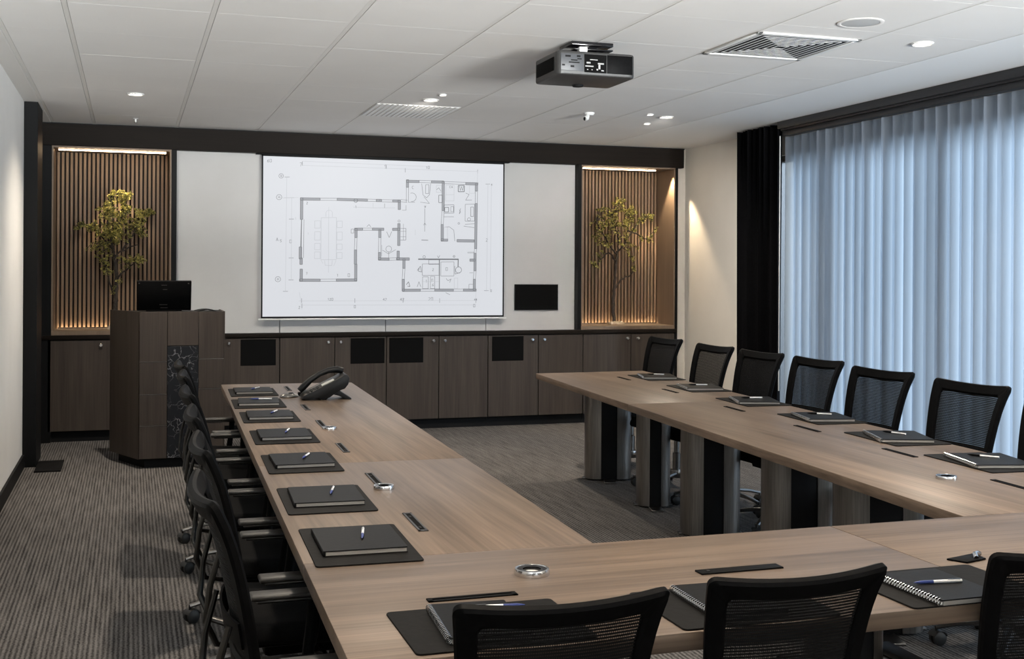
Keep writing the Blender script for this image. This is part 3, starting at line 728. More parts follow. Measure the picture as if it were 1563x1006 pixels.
# ------------------------------------------------------------------ things set into the tables
def slot(name, label, x, y, L, w, rz, group, kind='slot'):
    t = thing(name, label, 'power slot', (x, y, TT), rz, group)
    if kind == 'panel':
        B().box(-w / 2, w / 2, -L / 2, L / 2, -.002, .004, .0015).build('lid', 'plastic', t)
        B().box(-.006, .006, L / 2 - .03, L / 2 - .022, .0035, .0048).build('button', 'gloss_black', t)
        return t
    b = B(); f = min(.007, w * .28)
    b.box(-w / 2, w / 2, L / 2 - .012, L / 2, 0, .003, .0008, 1); b.box(-w / 2, w / 2, -L / 2, -L / 2 + .012, 0, .003, .0008, 1)
    b.box(-w / 2, -w / 2 + f, -L / 2, L / 2, 0, .003, .0008, 1); b.box(w / 2 - f, w / 2, -L / 2, L / 2, 0, .003, .0008, 1)
    b.build('frame', 'rail' if kind == 'slot' else 'plastic', t)
    B().box(-w / 2 + f, w / 2 - f, -L / 2 + .012, L / 2 - .012, -.001, .001).build('socket_strip', 'void', t)
    if kind == 'slot':
        b = B()
        for k in (-.3, .28): b.box(-w * .14, w * .14, L * k - .012, L * k + .012, .001, .0022, .0005, 1)
        b.build('socket', 'black', t)
    return t
gl = 'power slots in the left table arm'
for i, (x, y) in enumerate(((.917, 7.20), (.880, 6.18), (.857, 5.50), (.824, 4.73), (.805, 3.98), (.780, 3.27))):
    slot('power_slot', 'narrow black power slot in left table arm, %s from the lectern end' % ORD[i], x, y, .25, .028, R(-2), gl)
gr = 'power slots in the right table arm'
for i, (x, y) in enumerate(((3.19, 7.30), (3.13, 6.46), (3.047, 5.515), (2.99, 4.725), (2.946, 3.98), (2.868, 3.25))):
    slot('power_slot', 'narrow black power slot in right table arm, %s from the cabinet end' % ORD[i], x, y, .23, .022, R(-4), gr, 'dark')
slot('power_slot', 'long black open slot in the front table beside the silver ring', .722, 2.477, .205, .026, R(90), None, 'dark')
slot('power_slot', 'flat black closed lid set in the front table between two chairs', 1.408, 2.519, .222, .038, R(90), None, 'panel')
def ring(x, y, r, h, label):
    t = thing('table_grommet', label, 'grommet', (x, y, TT), 0, 'silver ring grommets in the tables')
    B().lathe([(r * .84, 0), (r, 0), (r * 1.02, h * .5), (r * .97, h), (r * .86, h * 1.02), (r * .80, h * .8)], 36).build('ring', 'chrome', t)
    B().lathe([(r * .85, h * .96), (r * .52, h * .9), (r * .50, h * .3)], 36).build('inner_collar', 'gloss_black', t)
    B().lathe([(0, h * .4), (r * .52, h * .4), (r * .52, 0)], 28).build('cap', 'white_plastic', t)
ring(.912, 2.625, .042, .015, 'silver ring grommet on the front table, with a pale centre')
ring(.800, 3.80, .034, .013, 'silver ring grommet on the left arm, nearest the front corner')
ring(.862, 5.30, .034, .012, 'silver ring grommet on the left arm, halfway to the phone')
ring(2.735, 3.432, .036, .012, 'silver ring grommet on the right table arm')
t = thing('cable_flap', 'small black hinged flap with silver catch on the front table at right', 'cable flap', (1.99, 2.44, TT), R(15))
B().prism([(-.03, .02), (-.015, -.03), (.06, -.03), (.075, .02)], 0, .005, .0015).build('flap', 'plastic', t)
B().tube([(.035, -.02, .006), (.05, -.005, .012), (.075, .0, .008), (.085, .012, .006)], .006, 8).build('catch', 'chrome', t)

# ------------------------------------------------------------------ desk mats, notebooks, pens
def rrect(w, l, r, n=4):
    P = []
    for cx, cy, a0 in ((w / 2 - r, l / 2 - r, 0), (-w / 2 + r, l / 2 - r, 90), (-w / 2 + r, -l / 2 + r, 180), (w / 2 - r, -l / 2 + r, 270)):
        for k in range(n + 1): a = R(a0 + 90 * k / n); P.append((cx + r * math.cos(a), cy + r * math.sin(a)))
    return P
def mat_proto(w, l): return B().prism(rrect(w, l, .012), 0, .004, .0008, 1).build('desk_mat', 'leather')
def book_proto(w, l, spiral):
    t = thing('notebook', 'x', 'notebook')
    B().prism(rrect(w, l, .004, 2), .0115, .0145, .0008, 1).build('cover', 'cover', t)
    B().prism(rrect(w, l, .004, 2), 0, .0022, .0006, 1).build('back_cover', 'cover', t)
    B().box(-w / 2 + .006, w / 2 - .003, -l / 2 + .0015, l / 2 - .003, .0022, .0115).build('pages', 'paper', t)
    if spiral:
        b = B(); n = int(l / .0095)
        for k in range(n):
            y = -l / 2 + .008 + k * (l - .016) / (n - 1)
            P = [(-w / 2 + .0005 + .0065 * math.cos(R(a)), y, .0085 + .0080 * math.sin(R(a))) for a in range(0, 361, 40)]
            b.tube(P, .0011, 5)
        b.build('spiral_binding', 'chrome', t)
    else:
        B().box(-w / 2 - .001, -w / 2 + .007, -l / 2, l / 2, .001, .0138, .002).build('spine', 'cover', t)
    return t
def pen_proto(grip='blue_pen'):
    t = thing('pen', 'x', 'pen')
    B().tube([(0, -.062, .005), (0, .02, .005)], .0046, 10).build('barrel', 'white_pen', t)
    B().tube([(0, .02, .005), (0, .055, .005), (0, .068, .005), (0, .075, .005)], [.0048, .0048, .0025, .0008], 10).build('grip', grip, t)
    B().box(-.0012, .0012, -.058, -.022, .0095, .0112).build('clip', 'chrome', t)
    t.scale = (.82, .86, .82)
    return t
def settle(first, made, label, group, loc, rz):
    """the first call moves the prototype, later calls copy it"""
    if made: o = dup(first, label, group, loc, rz)
    else:
        o = first; o['label'] = label; o['group'] = group; o.location = loc; o.rotation_euler = (0, 0, rz)
    return o
protos = {}
def place(kind, maker, cat, label, group, loc, rz):
    if kind in protos: o = dup(protos[kind], label, group, loc, rz)
    else:
        o = maker(); protos[kind] = o; o['label'] = label; o['group'] = group; o.location = loc; o.rotation_euler = (0, 0, rz)
    o['category'] = cat
    return o
MZ = TT; NZ = TT + .004; PZ = NZ + .0146
LM = [(.690, 7.02, 0), (.660, 6.42, 0), (.652, 5.82, 0), (.635, 5.11, 0), (.610, 4.39, 0), (.586, 3.67, 0), (.572, 3.04, 0)]
for i, (x, y, a) in enumerate(LM):
    o = 'on left table arm, %s from the lectern end' % ORD[i]
    place('matL', lambda: mat_proto(.268, .43), 'desk mat', 'black desk mat ' + o, 'desk mats on the left table arm', (x, y, MZ), R(-2))
    place('bookL', lambda: book_proto(.215, .27, False), 'notebook', 'black notebook with pale page edge ' + o, 'notebooks on the left table arm', (x + .002, y + .01, NZ), R([-2, -5, -3, -2, -1, -3, -2][i]))
    place('pen', pen_proto, 'pen', 'white pen on the notebook ' + o, 'pens on the left table arm', (x + .02 + .004 * (i % 3), y + .04, PZ), R([150, 80, 158, 165, 160, 166, 168][i]))
RM = [(3.435, 7.31), (3.372, 6.555), (3.315, 5.79), (3.262, 5.03), (3.19, 4.335), (3.115, 3.68), (3.07, 3.06)]
for i, (x, y) in enumerate(RM):
    o = 'on right table arm, %s from the cabinet end' % ORD[i]
    place('matL', None, 'desk mat', 'black desk mat ' + o, 'desk mats on the right table arm', (x, y, MZ), R(-4))
    place('bookR', lambda: book_proto(.225, .285, True), 'notebook', 'black spiral notebook ' + o, 'notebooks on the right table arm', (x + .0, y - .015, NZ), R(-16 + [0, 3, -2, 2, -4, 1, 0][i]) + 0)
    place('penR', lambda: pen_proto('plastic'), 'pen', 'small pale pen on the notebook ' + o, 'pens on the right table arm', (x + .01, y + .02, PZ), R([60, 70, 75, 50, 20, 35, 30][i]))
FM = [(.696, 2.268, 'at the left end, behind the leftmost front chair'), (1.245, 2.258, 'in the middle, behind the second front chair'), (1.785, 2.25, 'at the right, beside the rightmost front chair')]
for i, (x, y, o) in enumerate(FM):
    place('matF', lambda: mat_proto(.368, .283), 'desk mat', 'black desk mat on the front table ' + o, 'desk mats on the front table', (x, y, MZ), R(0))
    place('bookF', lambda: book_proto(.165, .235, True), 'notebook', 'black spiral notebook on the front table ' + o, 'notebooks on the front table', (x + [-.022, -.01, -.04][i], y + [-.0, -.0, -.035][i], NZ), R([-4, -2, 0][i]))
    place('pen', None, 'pen', 'blue and white pen on notebook ' + o, 'pens on the front table', (x + [.03, .02, -.035][i], y + [.055, .03, -.035][i], PZ), R([-98, 92, 82][i]))

# ------------------------------------------------------------------ desk phone
t = thing('desk_phone', 'charcoal desk phone with raised handset on the left table arm', 'phone', (.905, 6.50, TT), R(-3))
side = [(.0, .012), (.012, .006), (.085, .012), (.105, .014), (.150, .012), (.175, .030), (.215, .055), (.238, .062), (.258, .088), (.264, .122), (.252, .140), (.236, .140), (.20, .118), (.015, .030)]
xf = Matrix.Translation((0, .20, 0)) @ Matrix.Rotation(R(90), 4, 'X')
B().prism(side, 0, .20, .004, 2, xf=xf).build('body', 'phone', t)
B().prism([(.075, .02), (.115, 0), (.135, 0), (.165, .03)], 0, .024, .002, xf=Matrix.Translation((0, .034, 0)) @ Matrix.Rotation(R(90), 4, 'X')).prism([(.075, .02), (.115, 0), (.135, 0), (.165, .03)], 0, .024, .002, xf=Matrix.Translation((0, .19, 0)) @ Matrix.Rotation(R(90), 4, 'X')).build('front_foot', 'phone', t)
B().prism([(.175, .05), (.205, .055), (.225, .04), (.278, .006), (.278, 0), (.25, 0), (.205, .022), (.18, .028)], 0, .15, .002, xf=Matrix.Translation((0, .175, 0)) @ Matrix.Rotation(R(90), 4, 'X')).build('rear_stand', 'phone_key', t)
sl = math.atan2(.110 - .030, .185)
face = Matrix.Translation((.015, 0, .030)) @ Matrix.Rotation(-math.atan2(.088, .185), 4, 'Y')
b = B()
for i in range(4):
    for j in range(5): b.box(.02 + i * .019, .034 + i * .019, .012 + j * .017, .024 + j * .017, 0, .004, .0012, 1, xf=face)
b.build('keypad', 'phone_key', t)
B().box(.110, .185, .015, .085, 0, .004, .001, 1, xf=face).build('display', 'lcd', t)
hp = [(.0, .160, .040), (.02, .160, .060), (.06, .160, .098), (.11, .160, .132), (.16, .160, .152), (.21, .160, .158), (.245, .160, .150)]
B().tube(hp, [.021, .025, .021, .019, .020, .026, .022], 12, flat=.8, up=(0, 0, 1)).build('handset', 'phone', t)
B().box(.03, .15, .105, .112, .002, .006, .001, 1, xf=face).build('paper_strip', 'paper', t)
b = B(); P = []
for k in range(60):
    u = k / 59; P.append((-.005 + .03 * u, .185 + .018 * math.cos(k * 1.4) * .4, .022 + .008 * math.sin(k * 1.4)))
b.tube(P, .0022, 5); b.build('coiled_cord', 'black', t)
t = thing('puck_microphone', 'small flat grey microphone pod just left of the desk phone', 'microphone', (.865, 6.72, TT), R(20))
B().lathe([(0, .024), (.02, .022), (.040, .012), (.045, .004), (.042, 0), (0, 0)], 24, xf=Matrix.Scale(1.25, 4, (1, 0, 0))).build('shell', 'dark_chrome', t)
B().lathe([(0, .0262), (.012, .0255), (.016, .0225)], 16, xf=Matrix.Translation((.006, -.006, 0))).build('mute_button', 'gloss_black', t)
B().tube([(.05, 0, .006), (.065, -.03, .004), (.06, -.07, .004), (.045, -.09, .004)], .003, 6).build('cable', 'black', t)

# ------------------------------------------------------------------ office chair (faces +y)
def make_chair():
    t = thing('office_chair', 'x', 'chair')
    # seat: cushion with a waterfall front and a tray below
    def seat_top(u, v):
        x = (u - .5) * 2; y = (v - .5) * 2
        r = max(abs(x) ** 4 + abs(y) ** 4, 1e-6)
        return x, y
    b = B()
    b.box(-.235, .235, -.20, .245, .425, .478, .024, 4)
    o = b.build('seat', 'fabric', t)
    for v in o.data.vertices:
        f = max(0, (v.co.y - .10) / .145); v.co.z -= .03 * f * f
        v.co.z += .012 * (v.co.x / .235) ** 2 if v.co.z > .45 else 0
    B().box(-.19, .19, -.16, .19, .405, .428, .008, 2).build('seat_pan', 'plastic', t)
    # back: curved, reclined, wrapped surface
    Z0, Z1 = .545, .955
    def hw(v): return .198 + .026 * v - .012 * (1 - v) ** 2 + .013 * max(0, v) ** 5
    def S(u, v):
        vv = max(0, v)
        return Vector((u * hw(v), -(.195 + .055 * v + .030 * vv ** 2.2 + .022 * vv ** 6) - .028 * (1 - u * u), Z0 + (Z1 - Z0) * v + .013 * u * u * v))
    def nrm(u, v):
        e = .01; a = S(u + e, v) - S(u - e, v); c = S(u, v + e) - S(u, v - e)
        return a.cross(c).normalized()
    def outline(m, rc):
        # rounded rectangle in (u,v): margin m metres
        mu = m / .22; mv = m / (Z1 - Z0); ru = rc / .22; rv = rc / (Z1 - Z0)
        u1 = 1 - mu; v0 = mv; v1 = 1 - mv; P = []
        def seg(a, b_, n): return [(a[0] + (b_[0] - a[0]) * k / n, a[1] + (b_[1] - a[1]) * k / n) for k in range(n)]
        def arc(cu, cv, a0, n): return [(cu + ru * math.cos(R(a0 + 90 * k / n)), cv + rv * math.sin(R(a0 + 90 * k / n))) for k in range(n)]
        P += seg((u1, v0 + rv), (u1, v1 - rv), 10) + arc(u1 - ru, v1 - rv, 0, 5) + seg((u1 - ru, v1), (-u1 + ru, v1), 14) + arc(-u1 + ru, v1 - rv, 90, 5)
        P += seg((-u1, v1 - rv), (-u1, v0 + rv), 10) + arc(-u1 + ru, v0 + rv, 180, 5) + seg((-u1 + ru, v0), (u1 - ru, v0), 14) + arc(u1 - ru, v0 + rv, 270, 5)
        return P
    O = outline(0, .02); I = outline(.046, .016)
    bm = bmesh.new(); rings = []
    sec = [(0, .006), (.12, .0125), (.85, .0115), (1, .004), (1, -.004), (.85, -.0115), (.12, -.0125), (0, -.006)]
    for (po, pi) in zip(O, I):
        ring_ = []
        for (a, h) in sec:
            u = po[0] + (pi[0] - po[0]) * a; v = po[1] + (pi[1] - po[1]) * a
            ring_.append(bm.verts.new(S(u, v) + nrm(u, v) * h))
        rings.append(ring_)
    n = len(rings)
    for i in range(n):
        a = rings[i]; c = rings[(i + 1) % n]
        for k in range(8): bm.faces.new((a[k], a[(k + 1) % 8], c[(k + 1) % 8], c[k]))
    bmesh.ops.recalc_face_normals(bm, faces=bm.faces)
    bb = B(); bb._merge(bm, 0); fr = bb.build('backrest', 'plastic', t)
    mu = .04 / .22; mv = .04 / (Z1 - Z0)
    B().grid(lambda a, c: S(-1 + mu + (2 - 2 * mu) * a, mv + (1 - 2 * mv) * c), 16, 14).build('mesh_panel', 'weave', fr)
    # rear support: two bright arms rising from the mechanism to the frame
    for s in (-1, 1):
        B().tube([(s * .05, -.08, .40), (s * .09, -.18, .385), (s * .125, -.265, .41), (s * .145, -.295, .48), (s * .150, -.285, .58), (s * .155, -.258, .68)],
                 [.013, .014, .013, .012, .011, .009], 8, flat=.7).build('back_support', 'back_metal', t)
    # lumbar bar
    B().solid_grid(lambda a, c: S(-.86 + 1.72 * a, .20 + .14 * c) + Vector((0, -.018, 0)), 14, 3, .006).build('lumbar_bar', 'plastic', t)
    for s in (-1, 1):
        ar = B().tube([(s * .17, -.02, .415), (s * .245, -.02, .42), (s * .272, -.015, .47), (s * .275, -.005, .56), (s * .275, .0, .610)], [.015, .016, .016, .014, .016], 10, flat=.6).build('armrest', 'plastic', t)
        b = B().box(s * .275 - .030, s * .275 + .030, -.165, .130, .615, .630, .006, 3)
        b.build('arm_pad', 'arm_top', ar)
        B().box(s * .275 - .027, s * .275 + .027, -.15, .12, .608, .616, .003, 2).build('arm_bracket', 'back_metal', ar)
    B().box(-.09, .09, -.13, .10, .345, .41, .015, 2).tube([(.09, .02, .385), (.22, .03, .38), (.25, .03, .378)], .006, 6).build('tilt_mechanism', 'plastic', t)
    B().lathe([(.028, .12), (.028, .24), (.019, .245), (.019, .35)], 16).build('gas_lift', 'dark_chrome', t)
    b = B().lathe([(0, .13), (.045, .128), (.05, .105), (.045, .075), (0, .07)], 20)
    for k in range(5):
        a = R(-90 + 72 * k); d = Vector((math.cos(a), math.sin(a), 0))
        b.tube([d * .03 + Vector((0, 0, .105)), d * .12 + Vector((0, 0, .102)), d * .21 + Vector((0, 0, .090)), d * .288 + Vector((0, 0, .070))], [.024, .021, .017, .014], 8, flat=.62, up=(0, 0, 1))
    b.build('star_base', 'dark_chrome', t)
    for k in range(5):
        a = R(-90 + 72 * k); d = Vector((math.cos(a), math.sin(a), 0)); p = d * .288
        rot = Matrix.Translation((p.x, p.y, .0)) @ Matrix.Rotation(a + .5, 4, 'Z')
        b = B()
        for s in (-1, 1):
            xf = rot @ Matrix.Translation((-.008, s * .0135, .0275)) @ Matrix.Rotation(R(90), 4, 'X')
            b.lathe([(0, -.010), (.020, -.010), (.0275, -.006), (.0275, .006), (.020, .010), (0, .010)], 18, xf=xf)
        b.tube([(0, 0, .03), (0, 0, .075)], .006, 8, xf=rot)
        b.solid_grid(lambda u, v: rot @ Vector((-.008 + .031 * math.cos(R(20 + 140 * u)), -.024 + .048 * v, .0275 + .031 * math.sin(R(20 + 140 * u)))), 10, 1, .003)
        b.build('caster', 'rubber', t)
    return t
chair = make_chair()
used = []
def put_chair(x, y, rz, label, group, s=1.):
    if used: o = dup(chair, label, group, (x, y, 0), rz)
    else: o = chair; o['label'] = label; o['group'] = group; o.location = (x, y, 0); o.rotation_euler = (0, 0, rz)
    o.scale = (s, s, s); used.append(1)
    return o
gA = 'mesh chairs along the left table arm'
LC = [(.56, 6.48), (.55, 5.82), (.53, 5.01), (.515, 4.24), (.50, 3.50), (.465, 2.78)]
for i, (x, y) in enumerate(LC):
    n_ = ORD[i]
    put_chair(x, y, R(-90 + [2, -1, 1, -1, 0, 1][i]), 'black mesh office chair at left table arm, %s from the lectern' % n_, gA)
gB = 'mesh chairs along the right table arm'
put_chair(3.58, 8.05, R(96), 'black mesh office chair past the far corner of the right table arm, against the cabinets', gB)
for i, (x, y, a) in enumerate(((3.53, 7.18, 94), (3.512, 6.52, 95), (3.515, 5.89, 94), (3.42, 5.14, 95), (3.37, 4.41, 94), (3.27, 3.70, 94))):
    put_chair(x, y, R(a), 'black mesh office chair at right table arm by the blinds, %s from the cabinet end' % ORD[i + 1], gB)
gC = 'mesh chairs along the front table, seen from behind'
front = []
front.append(put_chair(.755, 2.26, R(0), 'black mesh office chair seen from behind at front table, leftmost of three', gC, .9))
front.append(put_chair(1.268, 2.295, R(0), 'black mesh office chair seen from behind at front table, the middle one', gC, .9))
front[1].scale.x = .865
front.append(put_chair(1.945, 2.30, R(0), 'black mesh office chair seen from behind at front table, rightmost of three', gC, .9))
for o in front:                     # arms set in closer, bases swivelled clear of one another
    for ch in kids(o):
        if ch.name.startswith('armrest'):
            ch.location.x = -.04 if ch.data.vertices[0].co.x > 0 else .04
        if o is front[1] and ch.name.startswith(('star_base', 'caster')): ch.rotation_euler.z = R(36)

# ------------------------------------------------------------------ window wall
b = B()
ys = [WY1 - 1.32 * k for k in range(9)]; ys = [y for y in ys if y > WY0] + [WY0]
for y in ys: b.box(XR + .04, XR + .11, y - .03, y + .03, WZ0, WZ1)
b.box(XR + .04, XR + .11, WY0, WY1, WZ1 - .05, WZ1); b.box(XR + .04, XR + .11, WY0, WY1, WZ0, WZ0 + .06)
b.box(XR - .02, XR + .2, WY0, WY1, WZ0 - .02, WZ0 + .012, mi=1)
fr = struct(b, 'window_1', ['frame_alu', 'white_plastic'])
gl_ = B().box(XR + .07, XR + .076, WY0, WY1, WZ0, WZ1).build('glass', 'glass', fr, smooth=False)
t = thing('vertical_blind', 'pale blue sheer vertical blinds drawn across the whole window wall', 'blinds', (5.10, 8.375, 0))
B().box(-.035, .035, -6.0, .02, 2.585, 2.625, .003).build('head_rail', 'rail', t)
B().tube([(-.05, .03, 2.585), (-.05, .03, .5)], .005, 8).build('wand', 'white_plastic', t)
rb = random.Random(5)
pitch = .117
for k in range(50):
    yc = -.05 - pitch * k; a = R(rb.choice([-2, 4, 9, 15]) + rb.uniform(-3, 3)); w = .0635; zb = .06
    def slat(u, v, yc=yc, a=a):
        s_ = (u - .5) * 2; bow = .021 * (1 - s_ * s_)
        lx, ly = bow, s_ * w
        return Vector((lx * math.cos(a) - ly * math.sin(a), yc + lx * math.sin(a) + ly * math.cos(a), zb + (2.578 - zb) * v))
    B().grid(slat, 12, 1).build('slat', 'blind', t)
tag(B().box(5.02, XR - .002, 2.3, 8.40, 2.640, ZC - .001, .003).box(5.05, 5.075, 2.3, 8.40, 2.627, 2.66, .002).build('curtain_track', 'rail'), 'long dark curtain and blind track under the ceiling above the window', 'curtain track')
def curtain(u, v):
    y = 9.13 - .70 * u; ph = u * 2 * PI * 11 if u < .8 else .8 * 22 * PI + (u - .8) * 2 * PI * 5
    return Vector((5.09 + .038 * math.sin(ph) * (.75 + .25 * v) + .008 * math.sin(ph * 2.3 + 1), y + .008 * math.cos(ph), .02 + 2.672 * v))
tag(B().solid_grid(curtain, 150, 6, .003).build('curtain', 'curtain'), 'black curtain gathered at the far end of the window beside the beige wall', 'curtain')

# ------------------------------------------------------------------ ceiling fittings
def downlight(x, y, label, r=.05):
    t = thing('ceiling_downlight', label, 'downlight', (x, y, ZC), 0, 'recessed ceiling downlights')
    B().lathe([(r, 0), (r * 1.18, -.001), (r * 1.2, -.006), (r * 1.02, -.010), (r * .86, -.004), (r * .84, 0)], 32).build('trim_ring', 'white_plastic', t)
    B().lathe([(0, -.003), (r * .84, -.003), (r * .86, 0)], 28).build('lens', 'lamp', t)
def spot(x, y, z, p, size=135, blend=1., tgt=None, c=(1, .87, .71), rad=.05):
    l = bpy.data.lights.new('downlight', 'SPOT'); l.energy = p; l.spot_size = R(size); l.spot_blend = blend; l.color = c; l.shadow_soft_size = rad  # name shared with the extra spots that have no fitting
    o = bpy.data.objects.new('downlight', l); col.objects.link(o); o.location = (x, y, z)
    if tgt: o.rotation_euler = (Vector(tgt) - Vector((x, y, z))).to_track_quat('-Z', 'Y').to_euler()
    return o
DL = [(.028, 8.63, 'round downlight over the lectern'), (2.05, 8.18, 'round downlight in front of the projection screen, beside the air grille'), (4.03, 5.27, 'round downlight right of the air diffuser, near the window'), (4.035, 8.43, 'round downlight near the window and the right niche')]
for x, y, lb_ in DL: downlight(x, y, lb_)
downlight(2.07, 7.91, 'tiny round downlight behind the one before the screen', .022)
downlight(3.85, 8.33, 'tiny downlight left of the far window downlight', .024); downlight(4.06, 8.85, 'tiny downlight nearest the right niche', .024)
t = thing('sprinkler', 'tiny white sprinkler head in the ceiling between lectern and bulkhead', 'sprinkler', (.034, 10.05, ZC))
B().lathe([(.02, 0), (.022, -.003), (.008, -.006), (.006, -.03), (0, -.03)], 14).build('stem', 'white_plastic', t)
B().lathe([(0, -.034), (.014, -.034), (.014, -.031), (0, -.030)], 12).build('deflector', 'chrome', t)
t = thing('ceiling_speaker', 'large round white ceiling speaker beside the air diffuser', 'speaker', (3.415, 4.94, ZC))
B().lathe([(.098, 0), (.112, -.001), (.113, -.003), (.10, -.006), (.092, -.004)], 48).build('rim', 'tile', t)
B().lathe([(0, -.005), (.06, -.0045), (.094, -.003)], 48).build('grille', 'panel_white', t)
t = thing('air_diffuser', 'square louvred air diffuser set in the ceiling between projector and window', 'air vent', (3.36, 5.60, ZC))
b = B(); s = .31
for x0, x1, y0, y1 in ((-s, s, s - .03, s), (-s, s, -s, -s + .03), (-s, -s + .03, -s, s), (s - .03, s, -s, s)): b.box(x0, x1, y0, y1, -.010, -.001, .002, 1)
b.build('frame', 'white_plastic', t)
B().box(-s + .025, s - .025, -s + .025, s - .025, -.0045, -.001).build('plenum', 'black', t)
b = B(); r0 = s - .042
while r0 > .02:
    q = r0 - .0095
    for a in range(4):
        b.prism([(-r0, r0), (-q, q), (q, q), (r0, r0)], -.0072, -.0062, xf=Matrix.Rotation(R(90 * a), 4, 'Z'))
    r0 -= .033
b.build('louvres', 'white_plastic', t, smooth=False)
t = thing('ceiling_vent', 'faint flat slotted air grille in the ceiling just before the bulkhead', 'air vent', (2.04, 8.83, ZC))
b = B()
for k in range(16):
    x = -.30 + .04 * k; b.box(x - .012, x + .012, -.33, .33, -.007, -.002, .002, 1)
b.build('slats', 'white_plastic', t)
B().box(-.32, .32, -.345, .345, -.003, -.0005).build('backing_plate', 'tbar', t)
t = thing('motion_detector', 'small white angled sensor hanging from the ceiling right of the projector', 'sensor', (3.38, 8.43, ZC))
B().lathe([(0, -.022), (.03, -.020), (.042, -.004), (.042, 0)], 24).build('base', 'white_plastic', t)
B().tube([(-.01, 0, -.02), (-.03, -.02, -.045), (-.05, -.03, -.052)], [.012, .02, .018], 12).build('head', 'white_plastic', t)
B().lathe([(0, .004), (.013, .002), (.016, -.004), (0, -.004)], 12, xf=Matrix.Translation((-.055, -.033, -.053)) @ Matrix.Rotation(R(-90), 4, 'Y')).build('eye', 'black', t)

# ------------------------------------------------------------------ projector
t = thing('projector', 'dark grey projector hanging under the ceiling, its connector side showing', 'projector', (2.345, 5.93, 2.50))
B().prism(rrect(.445, .37, .03, 5), 0, .128, .010, 3).build('housing', 'projector', t)
fy = -.185
B().box(-.205, -.075, fy - .002, fy + .01, .022, .112, .003).build('connector_panel', 'projector_panel', t)
b = B()
for x, z, w, h in ((-.165, .098, .015, .005), (-.105, .10, .010, .005), (-.13, .066, .03, .003), (-.13, .078, .018, .003), (-.19, .05, .008, .004), (-.14, .045, .01, .005), (-.10, .086, .012, .003)):
    b.box(x - w, x + w, fy - .0035, fy, z - h, z + h)
b.build('panel_marks', 'black', t)
B().box(-.072, .055, fy - .002, fy + .02, .018, .114, .002).build('port_recess', 'void', t)
b = B()
for x, z, w, h in ((-.045, .05, .024, .004), (.02, .066, .018, .005), (-.05, .068, .012, .005), (.012, .05, .006, .014), (-.055, .032, .004, .003), (-.03, .032, .004, .003), (.0, .034, .005, .005), (.03, .03, .008, .004), (-.02, .085, .022, .003)):
    b.box(x - w, x + w, fy - .007, fy - .001, z - h, z + h, .001, 1)
b.build('ports', 'chrome', t)
B().box(.058, .205, fy - .002, fy + .01, .018, .116, .002).build('vent_panel', 'plastic', t)
B().box(-.226, -.220, -.13, .14, .028, .10, .002).build('side_vent', 'void', t)
B().lathe([(0, -.010), (.028, -.010), (.032, -.002), (.03, .002)], 20, xf=Matrix.Translation((.01, .12, 0))).build('foot', 'black', t)
xf = Matrix.Translation((.10, .185, .065)) @ Matrix.Rotation(R(-90), 4, 'X')
B().lathe([(.045, -.01), (.045, .02), (.038, .022), (.034, .012), (0, .006)], 28, xf=xf).build('lens', 'gloss_black', t)
b = B(); b.box(-.11, .13, -.10, .09, .178, .1985, .003); b.box(-.03, .05, -.06, .05, .125, .18, .004)
b.box(-.10, .12, -.12, .08, .150, .158, .002); b.tube([(-.06, -.09, .128), (-.03, -.05, .152)], .009, 8); b.tube([(.09, -.09, .128), (.06, -.05, .152)], .009, 8); b.tube([(0, .1, .126), (.0, .06, .152)], .009, 8)
b.build('ceiling_mount', 'gloss_black', t)
B().box(-.075, -.03, -.125, -.08, .13, .165, .004).build('cable_clip', 'white_plastic', t)

# floor plate by the pilaster
tag(B().box(-.652, -.47, 9.02, 9.50, 0.0, .012, .002).build('floor_plate', 'black'), 'flat black plate on the carpet at the foot of the dark pilaster', 'floor plate')

# ------------------------------------------------------------------ light
def area(x, y, z, sx, sy, p, c, rot, name):
    l = bpy.data.lights.new(name, 'AREA'); l.shape = 'RECTANGLE'; l.size = sx; l.size_y = sy; l.energy = p; l.color = c
    o = bpy.data.objects.new(name, l); col.objects.link(o); o.location = (x, y, z); o.rotation_euler = rot; return o
# sky light outside the window wall
area(XR + .75, (WY0 + WY1) / 2, 1.45, 3.0, WY1 - WY0 + 1.2, 6, (.84, .92, 1), (0, R(90), 0), 'daylight_and_fill')
# brighter part of the sky, seen at a slant along the facade
area(XR + 10, -4.5, 5.0, 8, 8, 4700, (.86, .94, 1), (Vector((5.2, 6.0, 1.3)) - Vector((XR + 10, -4.5, 5.0))).to_track_quat('-Z', 'Y').to_euler(), 'daylight_and_fill')
area((RX0 + RX1) / 2, YF - .7, 1.5, 6.4, 3.0, 60, (1, .93, .85), (R(90), 0, 0), 'daylight_and_fill')  # unseen fill lamp behind the added rear window
# unseen upward fill lamps, added beyond the rear window to brighten the ceiling
area((RX0 + RX1) / 2, YF - 7.4, -.35, 10, 14.0, 33000, (1, .92, .82), (R(180), 0, 0), 'daylight_and_fill')
area(5.2, YF - 7.4, -.3, 2.6, 14.0, 30000, (1, .96, .93), (R(180), 0, 0), 'daylight_and_fill')
for x, y, _ in DL: spot(x, y, ZC - .02, 118)
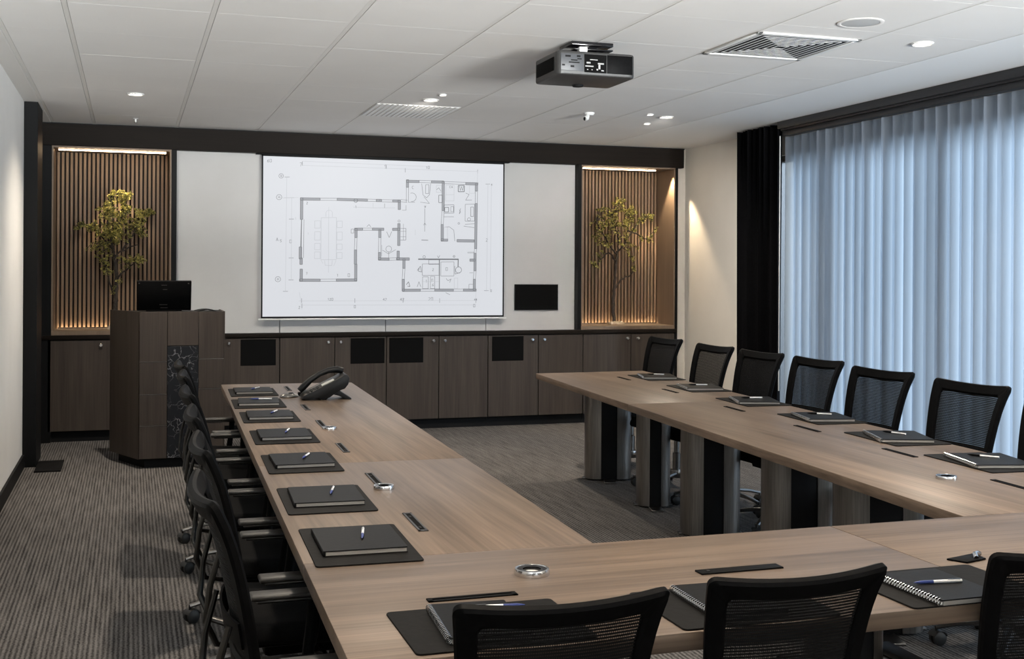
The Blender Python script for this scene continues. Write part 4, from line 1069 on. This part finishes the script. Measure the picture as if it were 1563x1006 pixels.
# extra tilted spots, added at three downlights to brighten the screen wall
for x, y, p in ((.028, 8.63, 66), (2.05, 8.18, 100), (4.035, 8.43, 120)): spot(x, y, ZC - .02, p, 96, 1., (x + (.35 if x < 1 else .0 if x < 3 else .75), 10.6, 1.0), (1, .95, .88))
for x, y in ((.7, 5.2), (.7, 2.0), (2.3, 3.2), (4.0, 2.2)):  # unseen extra spots outside the view, without fittings
    spot(x, y, ZC - .02, 118)
# accent spots in the niches and the wall washer beside the right niche
spot(-.12, 10.60, 2.46, 30, 52, .7, (-.10, 10.78, 1.9), (1, .80, .54), .02); spot(4.64, 10.60, 2.46, 24, 52, .7, (4.66, 10.78, 1.9), (1, .80, .54), .02)
spot(5.07, 10.548, 2.48, 52, 78, .45, (5.07, 10.53, 0), (1, .78, .52), .015)
w = bpy.data.worlds.new('sky'); scn.world = w; w.use_nodes = True
w.node_tree.nodes['Background'].inputs[0].default_value = (.62, .78, 1, 1); w.node_tree.nodes['Background'].inputs[1].default_value = .06

# ------------------------------------------------------------------ camera
cam = bpy.data.cameras.new('camera'); cam.sensor_width = 36; cam.lens = 1782 / 1563 * 36; cam.shift_y = (415.5 - 503) / 1563
cam.clip_start = .05
th, rl = R(18.1), R(.322)
F = Vector((math.sin(th), math.cos(th), 0)); Rt = Vector((math.cos(th), -math.sin(th), 0)); U = Vector((0, 0, 1))
X = Rt * math.cos(rl) + U * math.sin(rl); Y = -Rt * math.sin(rl) + U * math.cos(rl)
o = bpy.data.objects.new('camera', cam); col.objects.link(o)
o.matrix_world = Matrix(((X.x, Y.x, -F.x, 0), (X.y, Y.y, -F.y, 0), (X.z, Y.z, -F.z, 1.459), (0, 0, 0, 1)))
scn.camera = o
vs = scn.view_settings; vs.view_transform = 'Standard'; vs.look = 'None'; vs.gamma = 1; vs.use_curve_mapping = False; vs.exposure = .55
cy = scn.cycles; cy.max_bounces = 8; cy.diffuse_bounces = 5; cy.glossy_bounces = 4; cy.transmission_bounces = 4; cy.transparent_max_bounces = 24
cy.caustics_reflective = False; cy.caustics_refractive = False; cy.use_denoising = True; cy.sample_clamp_indirect = 6
